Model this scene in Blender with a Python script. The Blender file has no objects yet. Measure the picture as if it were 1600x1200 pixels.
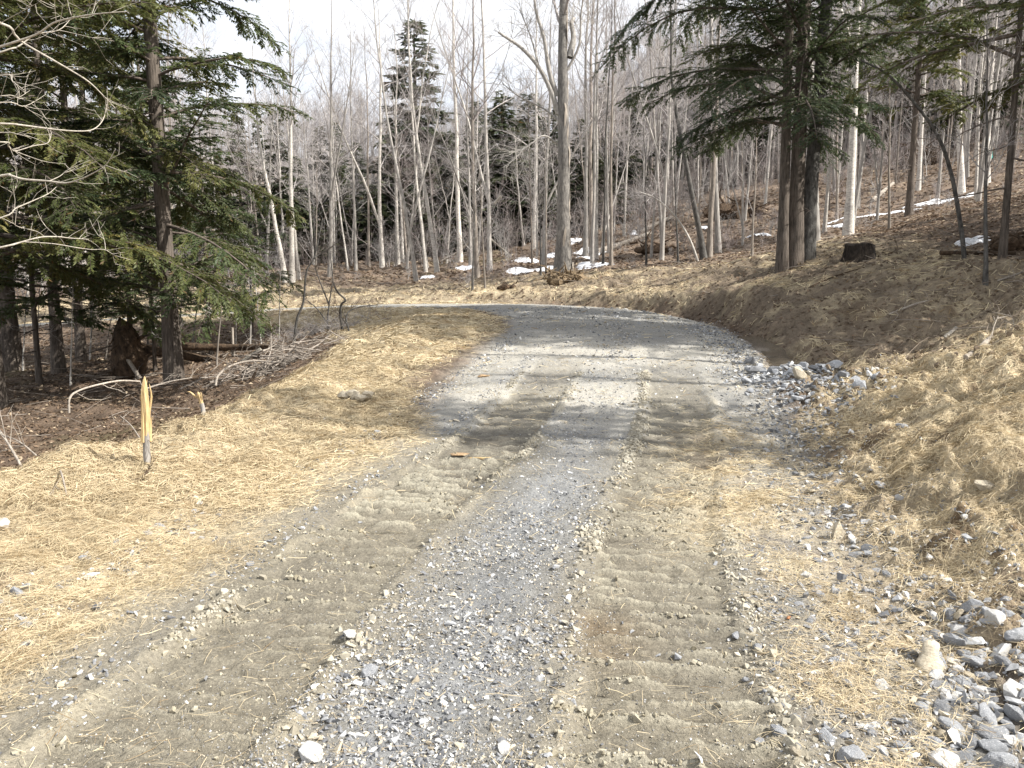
import bpy, bmesh, math, random
import numpy as np
from mathutils import Vector, Matrix

R = math.radians
rng = np.random.default_rng(7)
random.seed(7)
SC = bpy.context.scene
COL = SC.collection

# ------------------------------------------------------------------ camera model (also used to read positions off the ground)
FPX, PITCH, EYE = 1256.0, R(7.5), 1.6
CAM = np.array([0.0, 0.0, EYE])

def ray(px, py):
    a, b = (px - 800) / FPX, (600 - py) / FPX
    c, s = math.cos(PITCH), math.sin(PITCH)
    return np.array([a, c + b * s, -s + b * c])

def at_depth(px, py, d):
    r = ray(px, py)
    return CAM + r * (d / r[1])

# ------------------------------------------------------------------ noise
def hash2(ix, iy, seed):
    h = (ix.astype(np.int64) * 374761393 + iy.astype(np.int64) * 668265263 + seed * 1442695041) & 0xFFFFFFFF
    h = ((h ^ (h >> 13)) * 1274126177) & 0xFFFFFFFF
    h = (h ^ (h >> 16)) & 0xFFFFFF
    return h / float(0xFFFFFF)

def vnoise(x, y, seed=0):
    x0, y0 = np.floor(x), np.floor(y)
    fx, fy = x - x0, y - y0
    fx = fx * fx * fx * (fx * (fx * 6 - 15) + 10)
    fy = fy * fy * fy * (fy * (fy * 6 - 15) + 10)
    a, b = hash2(x0, y0, seed), hash2(x0 + 1, y0, seed)
    c, d = hash2(x0, y0 + 1, seed), hash2(x0 + 1, y0 + 1, seed)
    return (a + (b - a) * fx) * (1 - fy) + (c + (d - c) * fx) * fy

def fbm(x, y, seed=0, octs=4, gain=0.5):
    s, a, t = 0.0, 1.0, 0.0
    for o in range(octs):
        s = s + a * (vnoise(x * (2.03 ** o) + 17.3 * o, y * (2.03 ** o) - 9.1 * o, seed + o) - 0.5)
        t += a
        a *= gain
    return s / t * 2.0          # about -1..1

def sstep(a, b, x):
    t = np.clip((x - a) / (b - a), 0, 1)
    return t * t * (3 - 2 * t)

# ------------------------------------------------------------------ the lie of the land
RD = np.array([(-2.4, -14, 0), (-1.6, -6, 0), (-0.88, 0, 0), (-0.35, 2.75, 0), (0.05, 5, 0.0), (0.75, 8, 0.05), (1.6, 12.5, 0.27),
               (2.25, 17, 0.45), (2.35, 21, 0.57), (1.5, 25, 0.66), (-1.0, 28.4, 0.68), (-5, 30.8, 0.6), (-10, 32.3, 0.35),
               (-16, 33.4, -0.03), (-24, 34.6, -0.55), (-40, 37, -1.6), (-70, 45, -3.0)], float)

def catmull(P, per=10):
    out = []
    Q = np.vstack([2 * P[0] - P[1], P, 2 * P[-1] - P[-2]])
    for i in range(1, len(Q) - 2):
        for k in range(per):
            t = k / per
            out.append(0.5 * ((2 * Q[i]) + (-Q[i - 1] + Q[i + 1]) * t + (2 * Q[i - 1] - 5 * Q[i] + 4 * Q[i + 1] - Q[i + 2]) * t * t
                              + (-Q[i - 1] + 3 * Q[i] - 3 * Q[i + 1] + Q[i + 2]) * t ** 3))
    out.append(P[-1])
    return np.array(out)

RC = catmull(RD)
RT = np.gradient(RC[:, :2], axis=0)
RT /= np.linalg.norm(RT, axis=1)[:, None]
RS = np.concatenate([[0], np.cumsum(np.linalg.norm(np.diff(RC[:, :2], axis=0), axis=1))])

def road_coords(x, y):
    """signed offset (right positive), arc length, road height, y of the nearest centre point."""
    x, y = np.atleast_1d(x).astype(float), np.atleast_1d(y).astype(float)
    off, arc, z = np.empty(x.shape), np.empty(x.shape), np.empty(x.shape)
    sh = x.shape
    xf, yf = x.ravel(), y.ravel()
    of, af, zf = off.ravel(), arc.ravel(), z.ravel()
    for s in range(0, xf.size, 40000):
        e = min(xf.size, s + 40000)
        dx = xf[s:e, None] - RC[None, :, 0]
        dy = yf[s:e, None] - RC[None, :, 1]
        i = np.argmin(dx * dx + dy * dy, axis=1)
        k = np.arange(e - s)
        ax, ay = dx[k, i], dy[k, i]
        al = ax * RT[i, 0] + ay * RT[i, 1]
        of[s:e] = ax * RT[i, 1] - ay * RT[i, 0]
        af[s:e] = RS[i] + al
        zf[s:e] = np.interp(af[s:e], RS, RC[:, 2])
    return of.reshape(sh), af.reshape(sh), zf.reshape(sh)

CP = np.array([
    (-4, 2, -.1), (-4.4, 5, -.12), (-4.1, 6.6, -.1), (-3.3, 8, -.06), (-4.6, 8.2, -.42), (-5.3, 9.6, -.75), (-3.2, 9.5, 0), (-6.5, 3, -.5), (-7, 6, -.75), (-7, 9, -.92), (-9, 12, -.95), (-7, 16.7, -.65), (-10, 20, -.8),
    (-13, 14, -1.1), (-12, 23, -.75), (-20, 20, -1.3), (-8.5, 25, -.25), (-14, 28, -.5), (-3.3, 11, .05), (-4.5, 11, -.45), (-3.3, 14, .2), (-3.2, 18, .38), (-3.4, 21, .45),
    (-5.6, 18, -.4), (-5.6, 23, .1), (-5.3, 14, -.55), (-6, 11, -.8), (-7, 28, .35), (-8, 37, .9), (-16, 40, .6), (-25, 42, 0), (-12, 48, 2.1), (-20, 55, 1.8),
    (-40, 60, 1), (-60, 45, -2), (-13.4, 42, 1.1), (-4.7, 42, 1.5), (-4.8, 60, 3.2), (-1.7, 35, 1.1), (2.2, 35, 1.7), (1, 42, 2.25), (5, 48, 3.1), (8.8, 55, 5.4),
    (8.1, 34, 2.4), (7.7, 22, 1.95), (13.4, 32, 3.3), (22.4, 42, 5.5), (16.6, 38, 4.25), (24.7, 62, 9.4), (18, 75, 9.3), (31, 60, 9.9), (11.3, 20, 2.3),
    (10.4, 17, 2.1), (16.5, 26, 4.1), (9, 21, 2.15), (7.2, 25, 2.0), (2.9, 4.2, .38), (3.5, 5.4, .55), (5, 6, .95), (5.8, 9, .72), (6.4, 10, .9), (4.4, 9, .3),
    (3.4, 8, .08), (8, 8, 1.4), (10, 10.5, 1.9), (9, 5, 1.6), (14, 8, 3), (14, 14, 2.9), (5.6, 13, 0), (7.1, 13.2, .28), (9.1, 15, 1.1), (10.5, 17, 1.75),
    (6.3, 17, .75), (7, 20, 1.6), (5.6, 24, 1.1), (5.4, 27.5, 1.35), (2.6, 2, .05), (4, 2, .5),
    (50, 60, 16), (80, 100, 30), (30, 100, 14), (0, 100, 8), (-30, 100, 6), (-80, 100, 5), (-30, 150, 17), (20, 150, 20), (-90, 150, 15), (60, 30, 14), (30, 20, 7), (40, 5, 8), (80, 10, 16),
    (-30, 5, -2), (-60, 10, -3), (0, 215, 34), (100, 215, 52), (-110, 215, 30), (-5, -20, 0), (20, -15, 3), (-20, -15, -1)], float)

def tps_fit(P):
    n = len(P)
    S = 30.0
    X = P[:, :2] / S
    r2 = ((X[:, None] - X[None]) ** 2).sum(-1)
    K = 0.5 * r2 * np.log(r2 + 1e-12) + np.eye(n) * 2e-4
    A = np.zeros((n + 3, n + 3))
    A[:n, :n] = K
    A[:n, n] = 1
    A[:n, n + 1:] = X
    A[n:, :n] = A[:n, n:].T
    return X, np.linalg.solve(A, np.concatenate([P[:, 2], np.zeros(3)])), S
TX, TW, TS = tps_fit(CP)

def natural(x, y):
    X, Y = np.ravel(x) / TS, np.ravel(y) / TS
    out = TW[-3] + TW[-2] * X + TW[-1] * Y
    for i in range(len(TX)):
        r2 = (X - TX[i, 0]) ** 2 + (Y - TX[i, 1]) ** 2
        out += TW[i] * 0.5 * r2 * np.log(r2 + 1e-12)
    return out.reshape(np.shape(x))

def half_width(arc):
    return 2.1 + 0.45 * sstep(22, 31, arc)

def land(x, y):
    """smooth height, plus road coordinates."""
    x, y = np.atleast_1d(x).astype(float), np.atleast_1d(y).astype(float)
    off, arc, zr = road_coords(x, y)
    hw = half_width(arc)
    N = natural(x, y)
    wl = sstep(hw - 0.1, hw + 2.0, -off)
    wr = sstep(hw - 0.1, hw + 1.0, off)
    w = np.where(off < 0, wl, wr)
    rz = zr - 0.008 * np.minimum(off ** 2, 6)
    z = rz * (1 - w) + N * w
    ditch = np.exp(-((off - hw - 0.45) / 0.42) ** 2) * sstep(26.0, 27.2, arc) * (1 - sstep(40, 46, arc))
    z = z - 0.26 * ditch
    return z, off, arc, hw

def track_masks(off, arc):
    # two dozer tracks, gauge 1.86 m, running a little across the road
    c = 0.02 + 0.018 * np.sin(arc * 0.9)
    hwid = 0.35
    fade = (1 - sstep(23, 29, arc))
    l = np.abs(off + 0.88 - c)
    r = np.abs(off - 0.88 - c)
    return l, r, hwid, fade, c

def H(x, y):
    z = land(x, y)[0]
    return float(z.ravel()[0]) if np.ndim(x) == 0 else z

def ground_at(px, py):
    r = ray(px, py)
    t = np.concatenate([np.linspace(1.5, 30, 700), np.linspace(30, 150, 800)[1:]])
    P = CAM[None] + r[None] * t[:, None]
    d = P[:, 2] - H(P[:, 0], P[:, 1])
    k = np.argmax(d < 0)
    if not (d < 0).any():
        k = len(t) - 1
    p = P[k].copy()
    p[2] = H(p[0], p[1])
    return p

def base_at(px, d):
    """ground point at world depth d under image column px."""
    x = (px - 800) / FPX * d
    for _ in range(4):
        z = H(x, d)
        x = (px - 800) / FPX * (d * math.cos(PITCH) + (EYE - z) * math.sin(PITCH))
    return np.array([x, d, H(x, d)])

# ------------------------------------------------------------------ mesh helper
class MB:
    def __init__(self):
        self.V, self.F, self.A, self.n, self.MI, self.mi = [], [], [], 0, [], 0
    def add(self, V, F, col=None):
        V = np.asarray(V, float).reshape(-1, 3)
        F = np.asarray(F, np.int64)
        self.V.append(V)
        self.F.append(F + self.n)
        self.MI.append(self.mi)
        if col is not None:
            c = np.asarray(col, float)
            if c.ndim == 1:
                c = np.repeat(c[None], len(V), 0)
            self.A.append(c)
        self.n += len(V)
    def arrays(self):
        return np.concatenate(self.V), self.F, (np.concatenate(self.A) if self.A else None)
    def mesh(self, name, mat=None, smooth=True):
        V = np.concatenate(self.V)
        me = bpy.data.meshes.new(name)
        me.vertices.add(len(V))
        me.vertices.foreach_set('co', V.astype(np.float32).ravel())
        loops, sizes = [], []
        for F in self.F:
            loops.append(F.ravel())
            sizes.append(np.full(len(F), F.shape[1]))
        L, S = np.concatenate(loops), np.concatenate(sizes)
        me.loops.add(len(L))
        me.loops.foreach_set('vertex_index', L.astype(np.int32))
        me.polygons.add(len(S))
        st = np.concatenate([[0], np.cumsum(S)[:-1]])
        me.polygons.foreach_set('loop_start', st.astype(np.int32))
        me.polygons.foreach_set('loop_total', S.astype(np.int32))
        me.update(calc_edges=True)
        if smooth:
            me.polygons.foreach_set('use_smooth', np.ones(len(S), bool))
        else:
            me.polygons.foreach_set('use_smooth', np.zeros(len(S), bool))
        if self.A:
            C = np.concatenate(self.A)
            at = me.color_attributes.new('Col', 'FLOAT_COLOR', 'POINT')
            C4 = np.concatenate([C, np.ones((len(C), 1))], 1)
            at.data.foreach_set('color', C4.astype(np.float32).ravel())
        if isinstance(mat, (list, tuple)):
            for q in mat:
                me.materials.append(q)
            me.polygons.foreach_set('material_index', np.concatenate([np.full(len(F), i) for F, i in zip(self.F, self.MI)]).astype(np.int32))
        elif mat:
            me.materials.append(mat)
        return me

def obj(name, me, parent=None, loc=None):
    o = bpy.data.objects.new(name, me)
    COL.objects.link(o)
    if parent is not None:
        o.parent = parent
    if loc is not None:
        o.location = loc
    return o

def tag(o, label, cat, group=None):
    o['label'] = label
    o['category'] = cat
    if group:
        o['group'] = group
    return o

def thing(name, label, cat, loc, rotz=0.0, group=None):
    o = bpy.data.objects.new(name, None)
    o.empty_display_size = 0.3
    COL.objects.link(o)
    o.location = loc
    o.rotation_euler = (0, 0, rotz)
    return tag(o, label, cat, group)

def dup(root, loc, rotz=0.0, scale=None, label=None, group=None, tilt=None):
    r = root.copy()
    COL.objects.link(r)
    r.location = loc
    r.rotation_euler = (tilt[0] if tilt else 0, tilt[1] if tilt else 0, rotz)
    if scale is not None:
        r.scale = scale if np.ndim(scale) else (scale,) * 3
    if label:
        r['label'] = label
    if group:
        r['group'] = group
    for ch in list(root.children):
        c = ch.copy()
        COL.objects.link(c)
        c.parent = r
    return r

def kind(o, k):
    o['kind'] = k
    return o

# ------------------------------------------------------------------ materials
def new_mat(name):
    m = bpy.data.materials.new(name)
    m.use_nodes = True
    nt = m.node_tree
    nt.nodes.clear()
    out = nt.nodes.new('ShaderNodeOutputMaterial')
    return m, nt, out

def N(nt, t, **kw):
    n = nt.nodes.new(t)
    for k, v in kw.items():
        if k in n.inputs.keys() if hasattr(n.inputs, 'keys') else False:
            n.inputs[k].default_value = v
        else:
            setattr(n, k, v)
    return n

def noise(nt, vec, scale, detail=4, rough=0.6):
    n = nt.nodes.new('ShaderNodeTexNoise')
    n.inputs['Scale'].default_value = scale
    n.inputs['Detail'].default_value = detail
    n.inputs['Roughness'].default_value = rough
    if vec is not None:
        nt.links.new(vec, n.inputs['Vector'])
    return n.outputs['Fac']

def ramp(nt, fac, stops):
    r = nt.nodes.new('ShaderNodeValToRGB')
    el = r.color_ramp.elements
    while len(el) < len(stops):
        el.new(0.5)
    for e, (p, c) in zip(el, stops):
        e.position = p
        e.color = (*c, 1) if len(c) == 3 else c
    nt.links.new(fac, r.inputs['Fac'])
    return r.outputs['Color']

def mix(nt, fac, a, b, mode='MIX'):
    m = nt.nodes.new('ShaderNodeMix')
    m.data_type = 'RGBA'
    m.blend_type = mode
    for s, v in ((m.inputs[0], fac), (m.inputs[6], a), (m.inputs[7], b)):
        if hasattr(v, 'links'):
            nt.links.new(v, s)
        elif isinstance(v, (int, float)):
            s.default_value = v
        else:
            s.default_value = (*v, 1)
    return m.outputs[2]

def math_n(nt, op, a, b=None, clamp=False):
    m = nt.nodes.new('ShaderNodeMath')
    m.operation = op
    m.use_clamp = clamp
    for s, v in ((m.inputs[0], a), (m.inputs[1], b)):
        if v is None:
            continue
        if hasattr(v, 'links'):
            nt.links.new(v, s)
        else:
            s.default_value = v
    return m.outputs[0]

def attr(nt):
    a = nt.nodes.new('ShaderNodeVertexColor')
    a.layer_name = 'Col'
    return a.outputs['Color']

def objco(nt):
    return nt.nodes.new('ShaderNodeTexCoord').outputs['Object']

def mapping(nt, vec, scale):
    m = nt.nodes.new('ShaderNodeMapping')
    m.inputs['Scale'].default_value = scale
    nt.links.new(vec, m.inputs['Vector'])
    return m.outputs['Vector']

def bsdf(nt, out, col, rough=0.9, bump=None, dist=0.01, strength=0.6, spec=0.25):
    p = nt.nodes.new('ShaderNodeBsdfPrincipled')
    p.inputs['Specular IOR Level'].default_value = spec
    if hasattr(col, 'links'):
        nt.links.new(col, p.inputs['Base Color'])
    else:
        p.inputs['Base Color'].default_value = (*col, 1)
    if hasattr(rough, 'links'):
        nt.links.new(rough, p.inputs['Roughness'])
    else:
        p.inputs['Roughness'].default_value = rough
    if bump is not None:
        b = nt.nodes.new('ShaderNodeBump')
        b.inputs['Strength'].default_value = strength
        b.inputs['Distance'].default_value = dist
        nt.links.new(bump, b.inputs['Height'])
        nt.links.new(b.outputs['Normal'], p.inputs['Normal'])
    nt.links.new(p.outputs[0], out.inputs['Surface'])
    return p

def ground_mat(name, s1=34.0, s2=150.0, amp=0.32, dist=0.012, coarse=0.0):
    m, nt, out = new_mat(name)
    co = objco(nt)
    n1, n2 = noise(nt, co, s1, 5, .68), noise(nt, co, s2, 4, .7)
    f = math_n(nt, 'ADD', math_n(nt, 'MULTIPLY', n1, 0.5), math_n(nt, 'MULTIPLY', n2, 0.5))
    v = ramp(nt, f, [(0.30, (1 - amp,) * 3), (0.5, (1, 1, 1)), (0.70, (1 + amp * 1.3,) * 3)])
    c = mix(nt, 1.0, attr(nt), v, 'MULTIPLY')
    h = math_n(nt, 'ADD', math_n(nt, 'MULTIPLY', n1, 1.0), math_n(nt, 'MULTIPLY', n2, 0.35))
    if coarse:
        n0 = noise(nt, co, 7.5, 6, .68)
        h = math_n(nt, 'ADD', h, math_n(nt, 'MULTIPLY', n0, coarse))
        c = mix(nt, 1.0, c, ramp(nt, n0, [(0.34, (.72, .70, .68)), (0.5, (1, 1, 1)), (0.66, (1.22, 1.2, 1.16))]), 'MULTIPLY')
    bsdf(nt, out, c, 0.93, h, dist, 0.9, 0.2)
    return m

M = {}
M['ground'] = ground_mat('ground_mix', 40, 210, 0.5, coarse=6.0)
M['road'] = ground_mat('gravel_road_mix', 60, 260, 0.62, 0.014)

def attr_mat(name, rough=0.85, var=0.15, scale=30, spec=0.25):
    m, nt, out = new_mat(name)
    n1 = noise(nt, objco(nt), scale, 3)
    v = ramp(nt, n1, [(0.3, (1 - var,) * 3), (0.7, (1 + var,) * 3)])
    bsdf(nt, out, mix(nt, 1.0, attr(nt), v, 'MULTIPLY'), rough, n1, 0.004, 0.4, spec)
    return m
M['gravel'] = attr_mat('crushed_stone', 0.8, 0.25, 70)
M['clod'] = attr_mat('dried_clods', 0.95, 0.2, 60)

def blade_mat(name, trans=0.3, rough=0.6):
    m, nt, out = new_mat(name)
    c = attr(nt)
    p = nt.nodes.new('ShaderNodeBsdfPrincipled')
    p.inputs['Roughness'].default_value = rough
    p.inputs['Specular IOR Level'].default_value = 0.3
    nt.links.new(c, p.inputs['Base Color'])
    t = nt.nodes.new('ShaderNodeBsdfTranslucent')
    nt.links.new(c, t.inputs['Color'])
    mx = nt.nodes.new('ShaderNodeMixShader')
    mx.inputs[0].default_value = trans
    nt.links.new(p.outputs[0], mx.inputs[1])
    nt.links.new(t.outputs[0], mx.inputs[2])
    nt.links.new(mx.outputs[0], out.inputs['Surface'])
    return m
M['straw'] = blade_mat('straw_blades', 0.2, 0.55)
M['needle'] = blade_mat('hemlock_needles', 0.4, 0.5)
M['leaf'] = blade_mat('dead_leaves', 0.2, 0.7)

def bark_mat(name, dark, light, zs=(6, 6, 1.2), marks=None, rnd=0.35, dist=0.015, scale=3.0):
    m, nt, out = new_mat(name)
    co = objco(nt)
    n1 = noise(nt, mapping(nt, co, zs), scale, 6, .7)
    n2 = noise(nt, co, 1.3, 3, .6)
    c = ramp(nt, n1, [(0.32, dark), (0.62, light)])
    c = mix(nt, 1.0, c, ramp(nt, n2, [(0.3, (.72, .72, .72)), (0.7, (1.2, 1.18, 1.15))]), 'MULTIPLY')
    if marks:
        n3 = noise(nt, mapping(nt, co, (3, 3, 26)), 2.2, 4, .7)
        c = mix(nt, ramp(nt, n3, [(0.60, (0, 0, 0)), (0.66, (1, 1, 1))]), c, marks)
    oi = nt.nodes.new('ShaderNodeObjectInfo')
    v = nt.nodes.new('ShaderNodeMapRange')
    v.inputs['To Min'].default_value = 1 - rnd
    v.inputs['To Max'].default_value = 1 + rnd * 0.8
    nt.links.new(oi.outputs['Random'], v.inputs['Value'])
    cc = nt.nodes.new('ShaderNodeCombineColor')
    for k in range(3):
        nt.links.new(v.outputs[0], cc.inputs[k])
    c = mix(nt, 1.0, c, cc.outputs[0], 'MULTIPLY')
    bsdf(nt, out, c, 0.9, n1, dist, 0.9, 0.2)
    return m
M['birch'] = bark_mat('pale_birch_bark', (.36, .33, .30), (.66, .63, .58), (3, 3, 5), marks=(.10, .09, .08), rnd=.2)
M['grey'] = bark_mat('grey_maple_bark', (.22, .205, .19), (.50, .475, .44), rnd=.25)
M['brownbark'] = bark_mat('brown_grey_bark', (.15, .13, .11), (.36, .32, .28), rnd=.3)
M['hembark'] = bark_mat('furrowed_hemlock_bark', (.05, .042, .035), (.195, .165, .14), (9, 9, 1.1), rnd=.15, dist=.04)
M['darkbark'] = bark_mat('dark_lichened_bark', (.035, .032, .03), (.15, .145, .135), (5, 5, 2), rnd=.1, dist=.03)
M['twig'] = bark_mat('grey_twigs', (.31, .285, .275), (.50, .47, .455), rnd=.3)
M['twigred'] = bark_mat('reddish_twigs', (.24, .205, .195), (.39, .345, .33), rnd=.3)
M['twigpale'] = bark_mat('pale_twigs', (.32, .29, .25), (.52, .48, .41), rnd=.1)
M['twigdark'] = bark_mat('dark_twigs', (.06, .05, .042), (.17, .14, .12), rnd=.2)
M['wood'] = bark_mat('fresh_split_wood', (.36, .24, .11), (.72, .55, .30), (22, 22, 1.2), rnd=.05, dist=.006)
M['rot'] = bark_mat('rotten_dark_wood', (.022, .017, .013), (.13, .09, .06), (4, 4, 2), rnd=.1, dist=.05)
M['deadwood'] = bark_mat('weathered_grey_wood', (.20, .17, .14), (.48, .43, .37), (14, 14, 1.2), rnd=.15)
M['earth'] = bark_mat('earthy_roots', (.05, .035, .024), (.17, .115, .075), (3, 3, 3), rnd=.1, dist=.06)
M['shred'] = bark_mat('shredded_root_wood', (.075, .055, .038), (.29, .22, .14), (9, 9, 3), rnd=.1, dist=.05)
M['patchy'] = bark_mat('patchy_dying_bark', (.10, .095, .09), (.27, .255, .235), (5, 5, 1.5), marks=None, rnd=.05, dist=.04)
M['blackwood'] = bark_mat('black_stump_wood', (.012, .010, .009), (.062, .05, .04), (6, 6, 1.5), rnd=.1, dist=.06)
M['redbark'] = bark_mat('red_inner_bark', (.22, .09, .045), (.42, .2, .1), rnd=.1)
M['tanwood'] = bark_mat('tan_bark_slab', (.22, .15, .09), (.42, .30, .18), (8, 8, 2), rnd=.1)

def stone_mat(name, a, b, vein=None):
    m, nt, out = new_mat(name)
    co = objco(nt)
    n1, n2 = noise(nt, mapping(nt, co, (1, 1, 2.6)), 14, 6, .72), noise(nt, co, 70, 4, .7)
    c = ramp(nt, n1, [(0.3, a), (0.66, b)])
    if vein:
        n3 = noise(nt, mapping(nt, co, (1, 1, 4)), 6, 5, .7)
        c = mix(nt, ramp(nt, n3, [(0.56, (0, 0, 0)), (0.64, (1, 1, 1))]), c, vein)
    c = mix(nt, 1.0, c, ramp(nt, n2, [(0.3, (.75, .75, .75)), (0.7, (1.2, 1.2, 1.2))]), 'MULTIPLY')
    h = math_n(nt, 'ADD', n1, math_n(nt, 'MULTIPLY', n2, 0.3))
    bsdf(nt, out, c, 0.72, h, 0.012, 0.8, 0.35)
    return m
M['st_blue'] = stone_mat('blue_grey_schist', (.20, .21, .225), (.43, .44, .455), (.60, .60, .60))
M['st_white'] = stone_mat('white_quartz_stone', (.46, .45, .43), (.72, .71, .68))
M['st_tan'] = stone_mat('tan_stone', (.33, .28, .2), (.55, .49, .38))
M['st_dark'] = stone_mat('dark_slate_stone', (.12, .125, .132), (.29, .295, .305), (.45, .45, .45))

def snow_mat():
    m, nt, out = new_mat('old_snow')
    n1 = noise(nt, objco(nt), 5, 5)
    c = ramp(nt, n1, [(0.3, (.62, .63, .65)), (0.6, (.83, .84, .86))])
    n2 = noise(nt, objco(nt), 22, 4, .7)
    c = mix(nt, ramp(nt, n2, [(0.58, (0, 0, 0)), (0.68, (.8, .8, .8))]), c, (.25, .19, .14))
    bsdf(nt, out, c, 0.8, n1, 0.04, 0.6, 0.3)
    return m
M['snow'] = snow_mat()

def water_mat():
    m, nt, out = new_mat('muddy_water')
    n1 = noise(nt, objco(nt), 6, 3)
    bsdf(nt, out, (.10, .085, .065), 0.12, n1, 0.006, 0.3, 0.5)
    return m
M['water'] = water_mat()

def flat_mat(name, c, rough=0.7):
    m, nt, out = new_mat(name)
    n1 = noise(nt, objco(nt), 20, 3)
    bsdf(nt, out, ramp(nt, n1, [(0.3, tuple(v * .8 for v in c)), (0.7, tuple(v * 1.15 for v in c))]), rough)
    return m
M['teal'] = flat_mat('teal_flagging', (.05, .38, .33))

# ------------------------------------------------------------------ GROUND AND ROAD
def axis_x():
    c = np.arange(-3.6, 4.6, 0.02)
    out, s, x = [], 0.02, 4.6
    while x < 130:
        s *= 1.0125
        x += s
        out.append(x)
    r = np.array(out)
    out, s, x = [], 0.02, -3.6
    while x > -130:
        s *= 1.0125
        x -= s
        out.append(x)
    return np.concatenate([np.array(out)[::-1], c, r])

def axis_y():
    a = np.linspace(-14, 1.4, 60)[:-1]
    out, y = [], 1.4
    while y < 230:
        out.append(y)
        y += max(0.008, 0.0034 * y) if y < 6.5 else 0.0062 * y
    return np.concatenate([a, np.array(out)])

AX, AY = axis_x(), axis_y()
GX, GY = np.meshgrid(AX, AY)
Z, OFF, ARC, HW = land(GX, GY)

def masks(x, y, off, arc, hw):
    """how much straw, bare brown soil, leaf litter lies at a place (0..1)."""
    n1 = fbm(x * 0.7, y * 0.7, 11, 4)
    n2 = fbm(x * 2.3, y * 2.3, 23, 4)
    e = off + 0.35 * n1
    # straw: left shoulder and its fill slope, thin beside the left track
    left_edge = np.interp(y, [0, 5, 6.5, 8, 11, 14, 18, 23, 28, 40], [-5.4, -5.0, -4.3, -3.5, -3.4, -3.4, -3.7, -5.0, -9, -40])
    xl = x + 0.45 * n1 + 0.2 * n2
    inside = sstep(-0.35, 0.25, xl - left_edge)
    gmid = sstep(20.5, 25.5, arc)
    straw = np.where(off < 0, sstep(1.25 + 1.15 * gmid, 2.3 + .75 * gmid, -e) * inside, 0.0)
    # beyond the bend the mulch also covers the far verge
    far_verge = (off > 0) * sstep(43, 46, arc) * (1 - sstep(0, 2.5, off + 1.5 * n1 - np.interp(arc, [44, 50, 58, 70], [3.0, 3.6, 7.5, 9.0])))
    # right bank
    right_edge = np.interp(y, [0, 6, 9, 11, 12, 14, 18, 24, 30], [30, 12, 8.0, 6.3, 5.3, 4.6, 4.5, 5.0, 5])
    rb = sstep(1.7 + .5 * (arc < 18.5) + .5 * sstep(22, 24, arc), 2.7 + .45 * (arc < 18.5) + .3 * sstep(22, 24, arc), e) * (1 - sstep(24, 28, arc)) * (1 - sstep(-0.3, 0.5, x - right_edge + 1.1 * n2))
    straw = np.where(off >= 0, rb, straw)
    # thin straw blown over the right side of the road
    thin = 0.55 * np.exp(-((off - 1.45) / 0.5) ** 2) * sstep(18.6, 20.0, arc) * (1 - sstep(21.8, 24, arc))
    straw = np.maximum(straw, thin * (0.6 + 0.8 * n2))
    straw = np.maximum(straw, .42 * np.clip(.55 + 1.1 * n2, 0, 1) * sstep(1.2, 1.6, off) * (1 - sstep(2.6, 3.0, off)) * (arc < 20))
    # straw strewn along the top of the cut and over the far bank
    top = np.exp(-((off - hw - 4.3 - 1.1 * n1) / 1.5) ** 2) * (arc > 26) * 0.35
    foot = np.exp(-((off - hw - 1.3 - 0.6 * n1) / 0.8) ** 2) * (arc > 39) * 0.8
    straw = np.maximum(straw, np.maximum(np.clip(top * (0.6 + 1.1 * n2), 0, 1), np.clip(foot * (0.7 + 0.9 * n2), 0, 1)))
    straw = np.maximum(straw, 0.75 * far_verge * (0.75 + 0.6 * n2))
    straw = np.clip(straw, 0, 1)
    # bare soil of the cut bank
    soil = (off > 0) * sstep(hw + 0.2, hw + 1.0, off) * (1 - sstep(hw + 5.0, hw + 6.6, off + 1.2 * n1)) * (arc > 23)
    straw = np.maximum(straw, soil * .75 * np.clip(2.4 * fbm(x * 1.5 + 3, y * 1.1, 37, 4, .6) - .15, 0, 1))
    return straw, soil, n1, n2

STRAW, SOIL, NA, NB = masks(GX, GY, OFF, ARC, HW)
CULX, CULY = 3.95, 10.5
STRAW = STRAW * (1 - .85 * np.exp(-((OFF - HW - .3) / .3) ** 2) * sstep(26, 27, ARC) * (1 - sstep(32, 33, ARC)))
STRAW = STRAW * (1 - .92 * np.exp(-((GX - CULX) / .5) ** 2 - ((GY - CULY) / .8) ** 2))
# --- small relief
tl, tr, thw, tfade, tc = track_masks(OFF, ARC)
wob = 0.05 * fbm(GX * 3, GY * 3, 51, 3)
inL, inR = 1 - sstep(thw - .04, thw + .03, tl + wob), 1 - sstep(thw - .04, thw + .03, tr + wob)
cleat_amt = np.clip(0.95 + 0.8 * fbm(GX * 0.9, GY * 0.9, 61, 2), 0.55, 1)
cl_amtL = cleat_amt * np.interp(ARC, [14, 17.2, 18.3, 19.2, 21, 24], [.3, .3, .55, 1, 1, .4])
cl_amtR = cleat_amt * np.interp(ARC, [14, 16, 18.5, 20, 24], [1, 1, 1, .7, .3])
cph = (ARC + .016 * fbm(GX * 2.2, GY * 2.2, 71, 3) + .02 * np.sin(OFF * 3)) / 0.135
cfr = cph - np.floor(cph)
cid = np.floor(cph)
brk = np.clip(2.2 * vnoise(OFF * 4.5 + cid * 7.7, cid * 3.1, 81) + .9 * vnoise(OFF * 26, ARC * 26, 83) - .85, 0, 1)     # bars are broken along their length
cl = np.exp(-((cfr - .45) / .15) ** 2) * brk
groove = np.exp(-((cfr - .80) / .10) ** 2) * np.clip(2.0 * vnoise(OFF * 3.5 + cid * 5.1, cid * 2.3, 85) - .45, 0, 1)
berm = np.exp(-((tl - thw - .07) / .055) ** 2) + np.exp(-((tr - thw - .07) / .06) ** 2)
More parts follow.
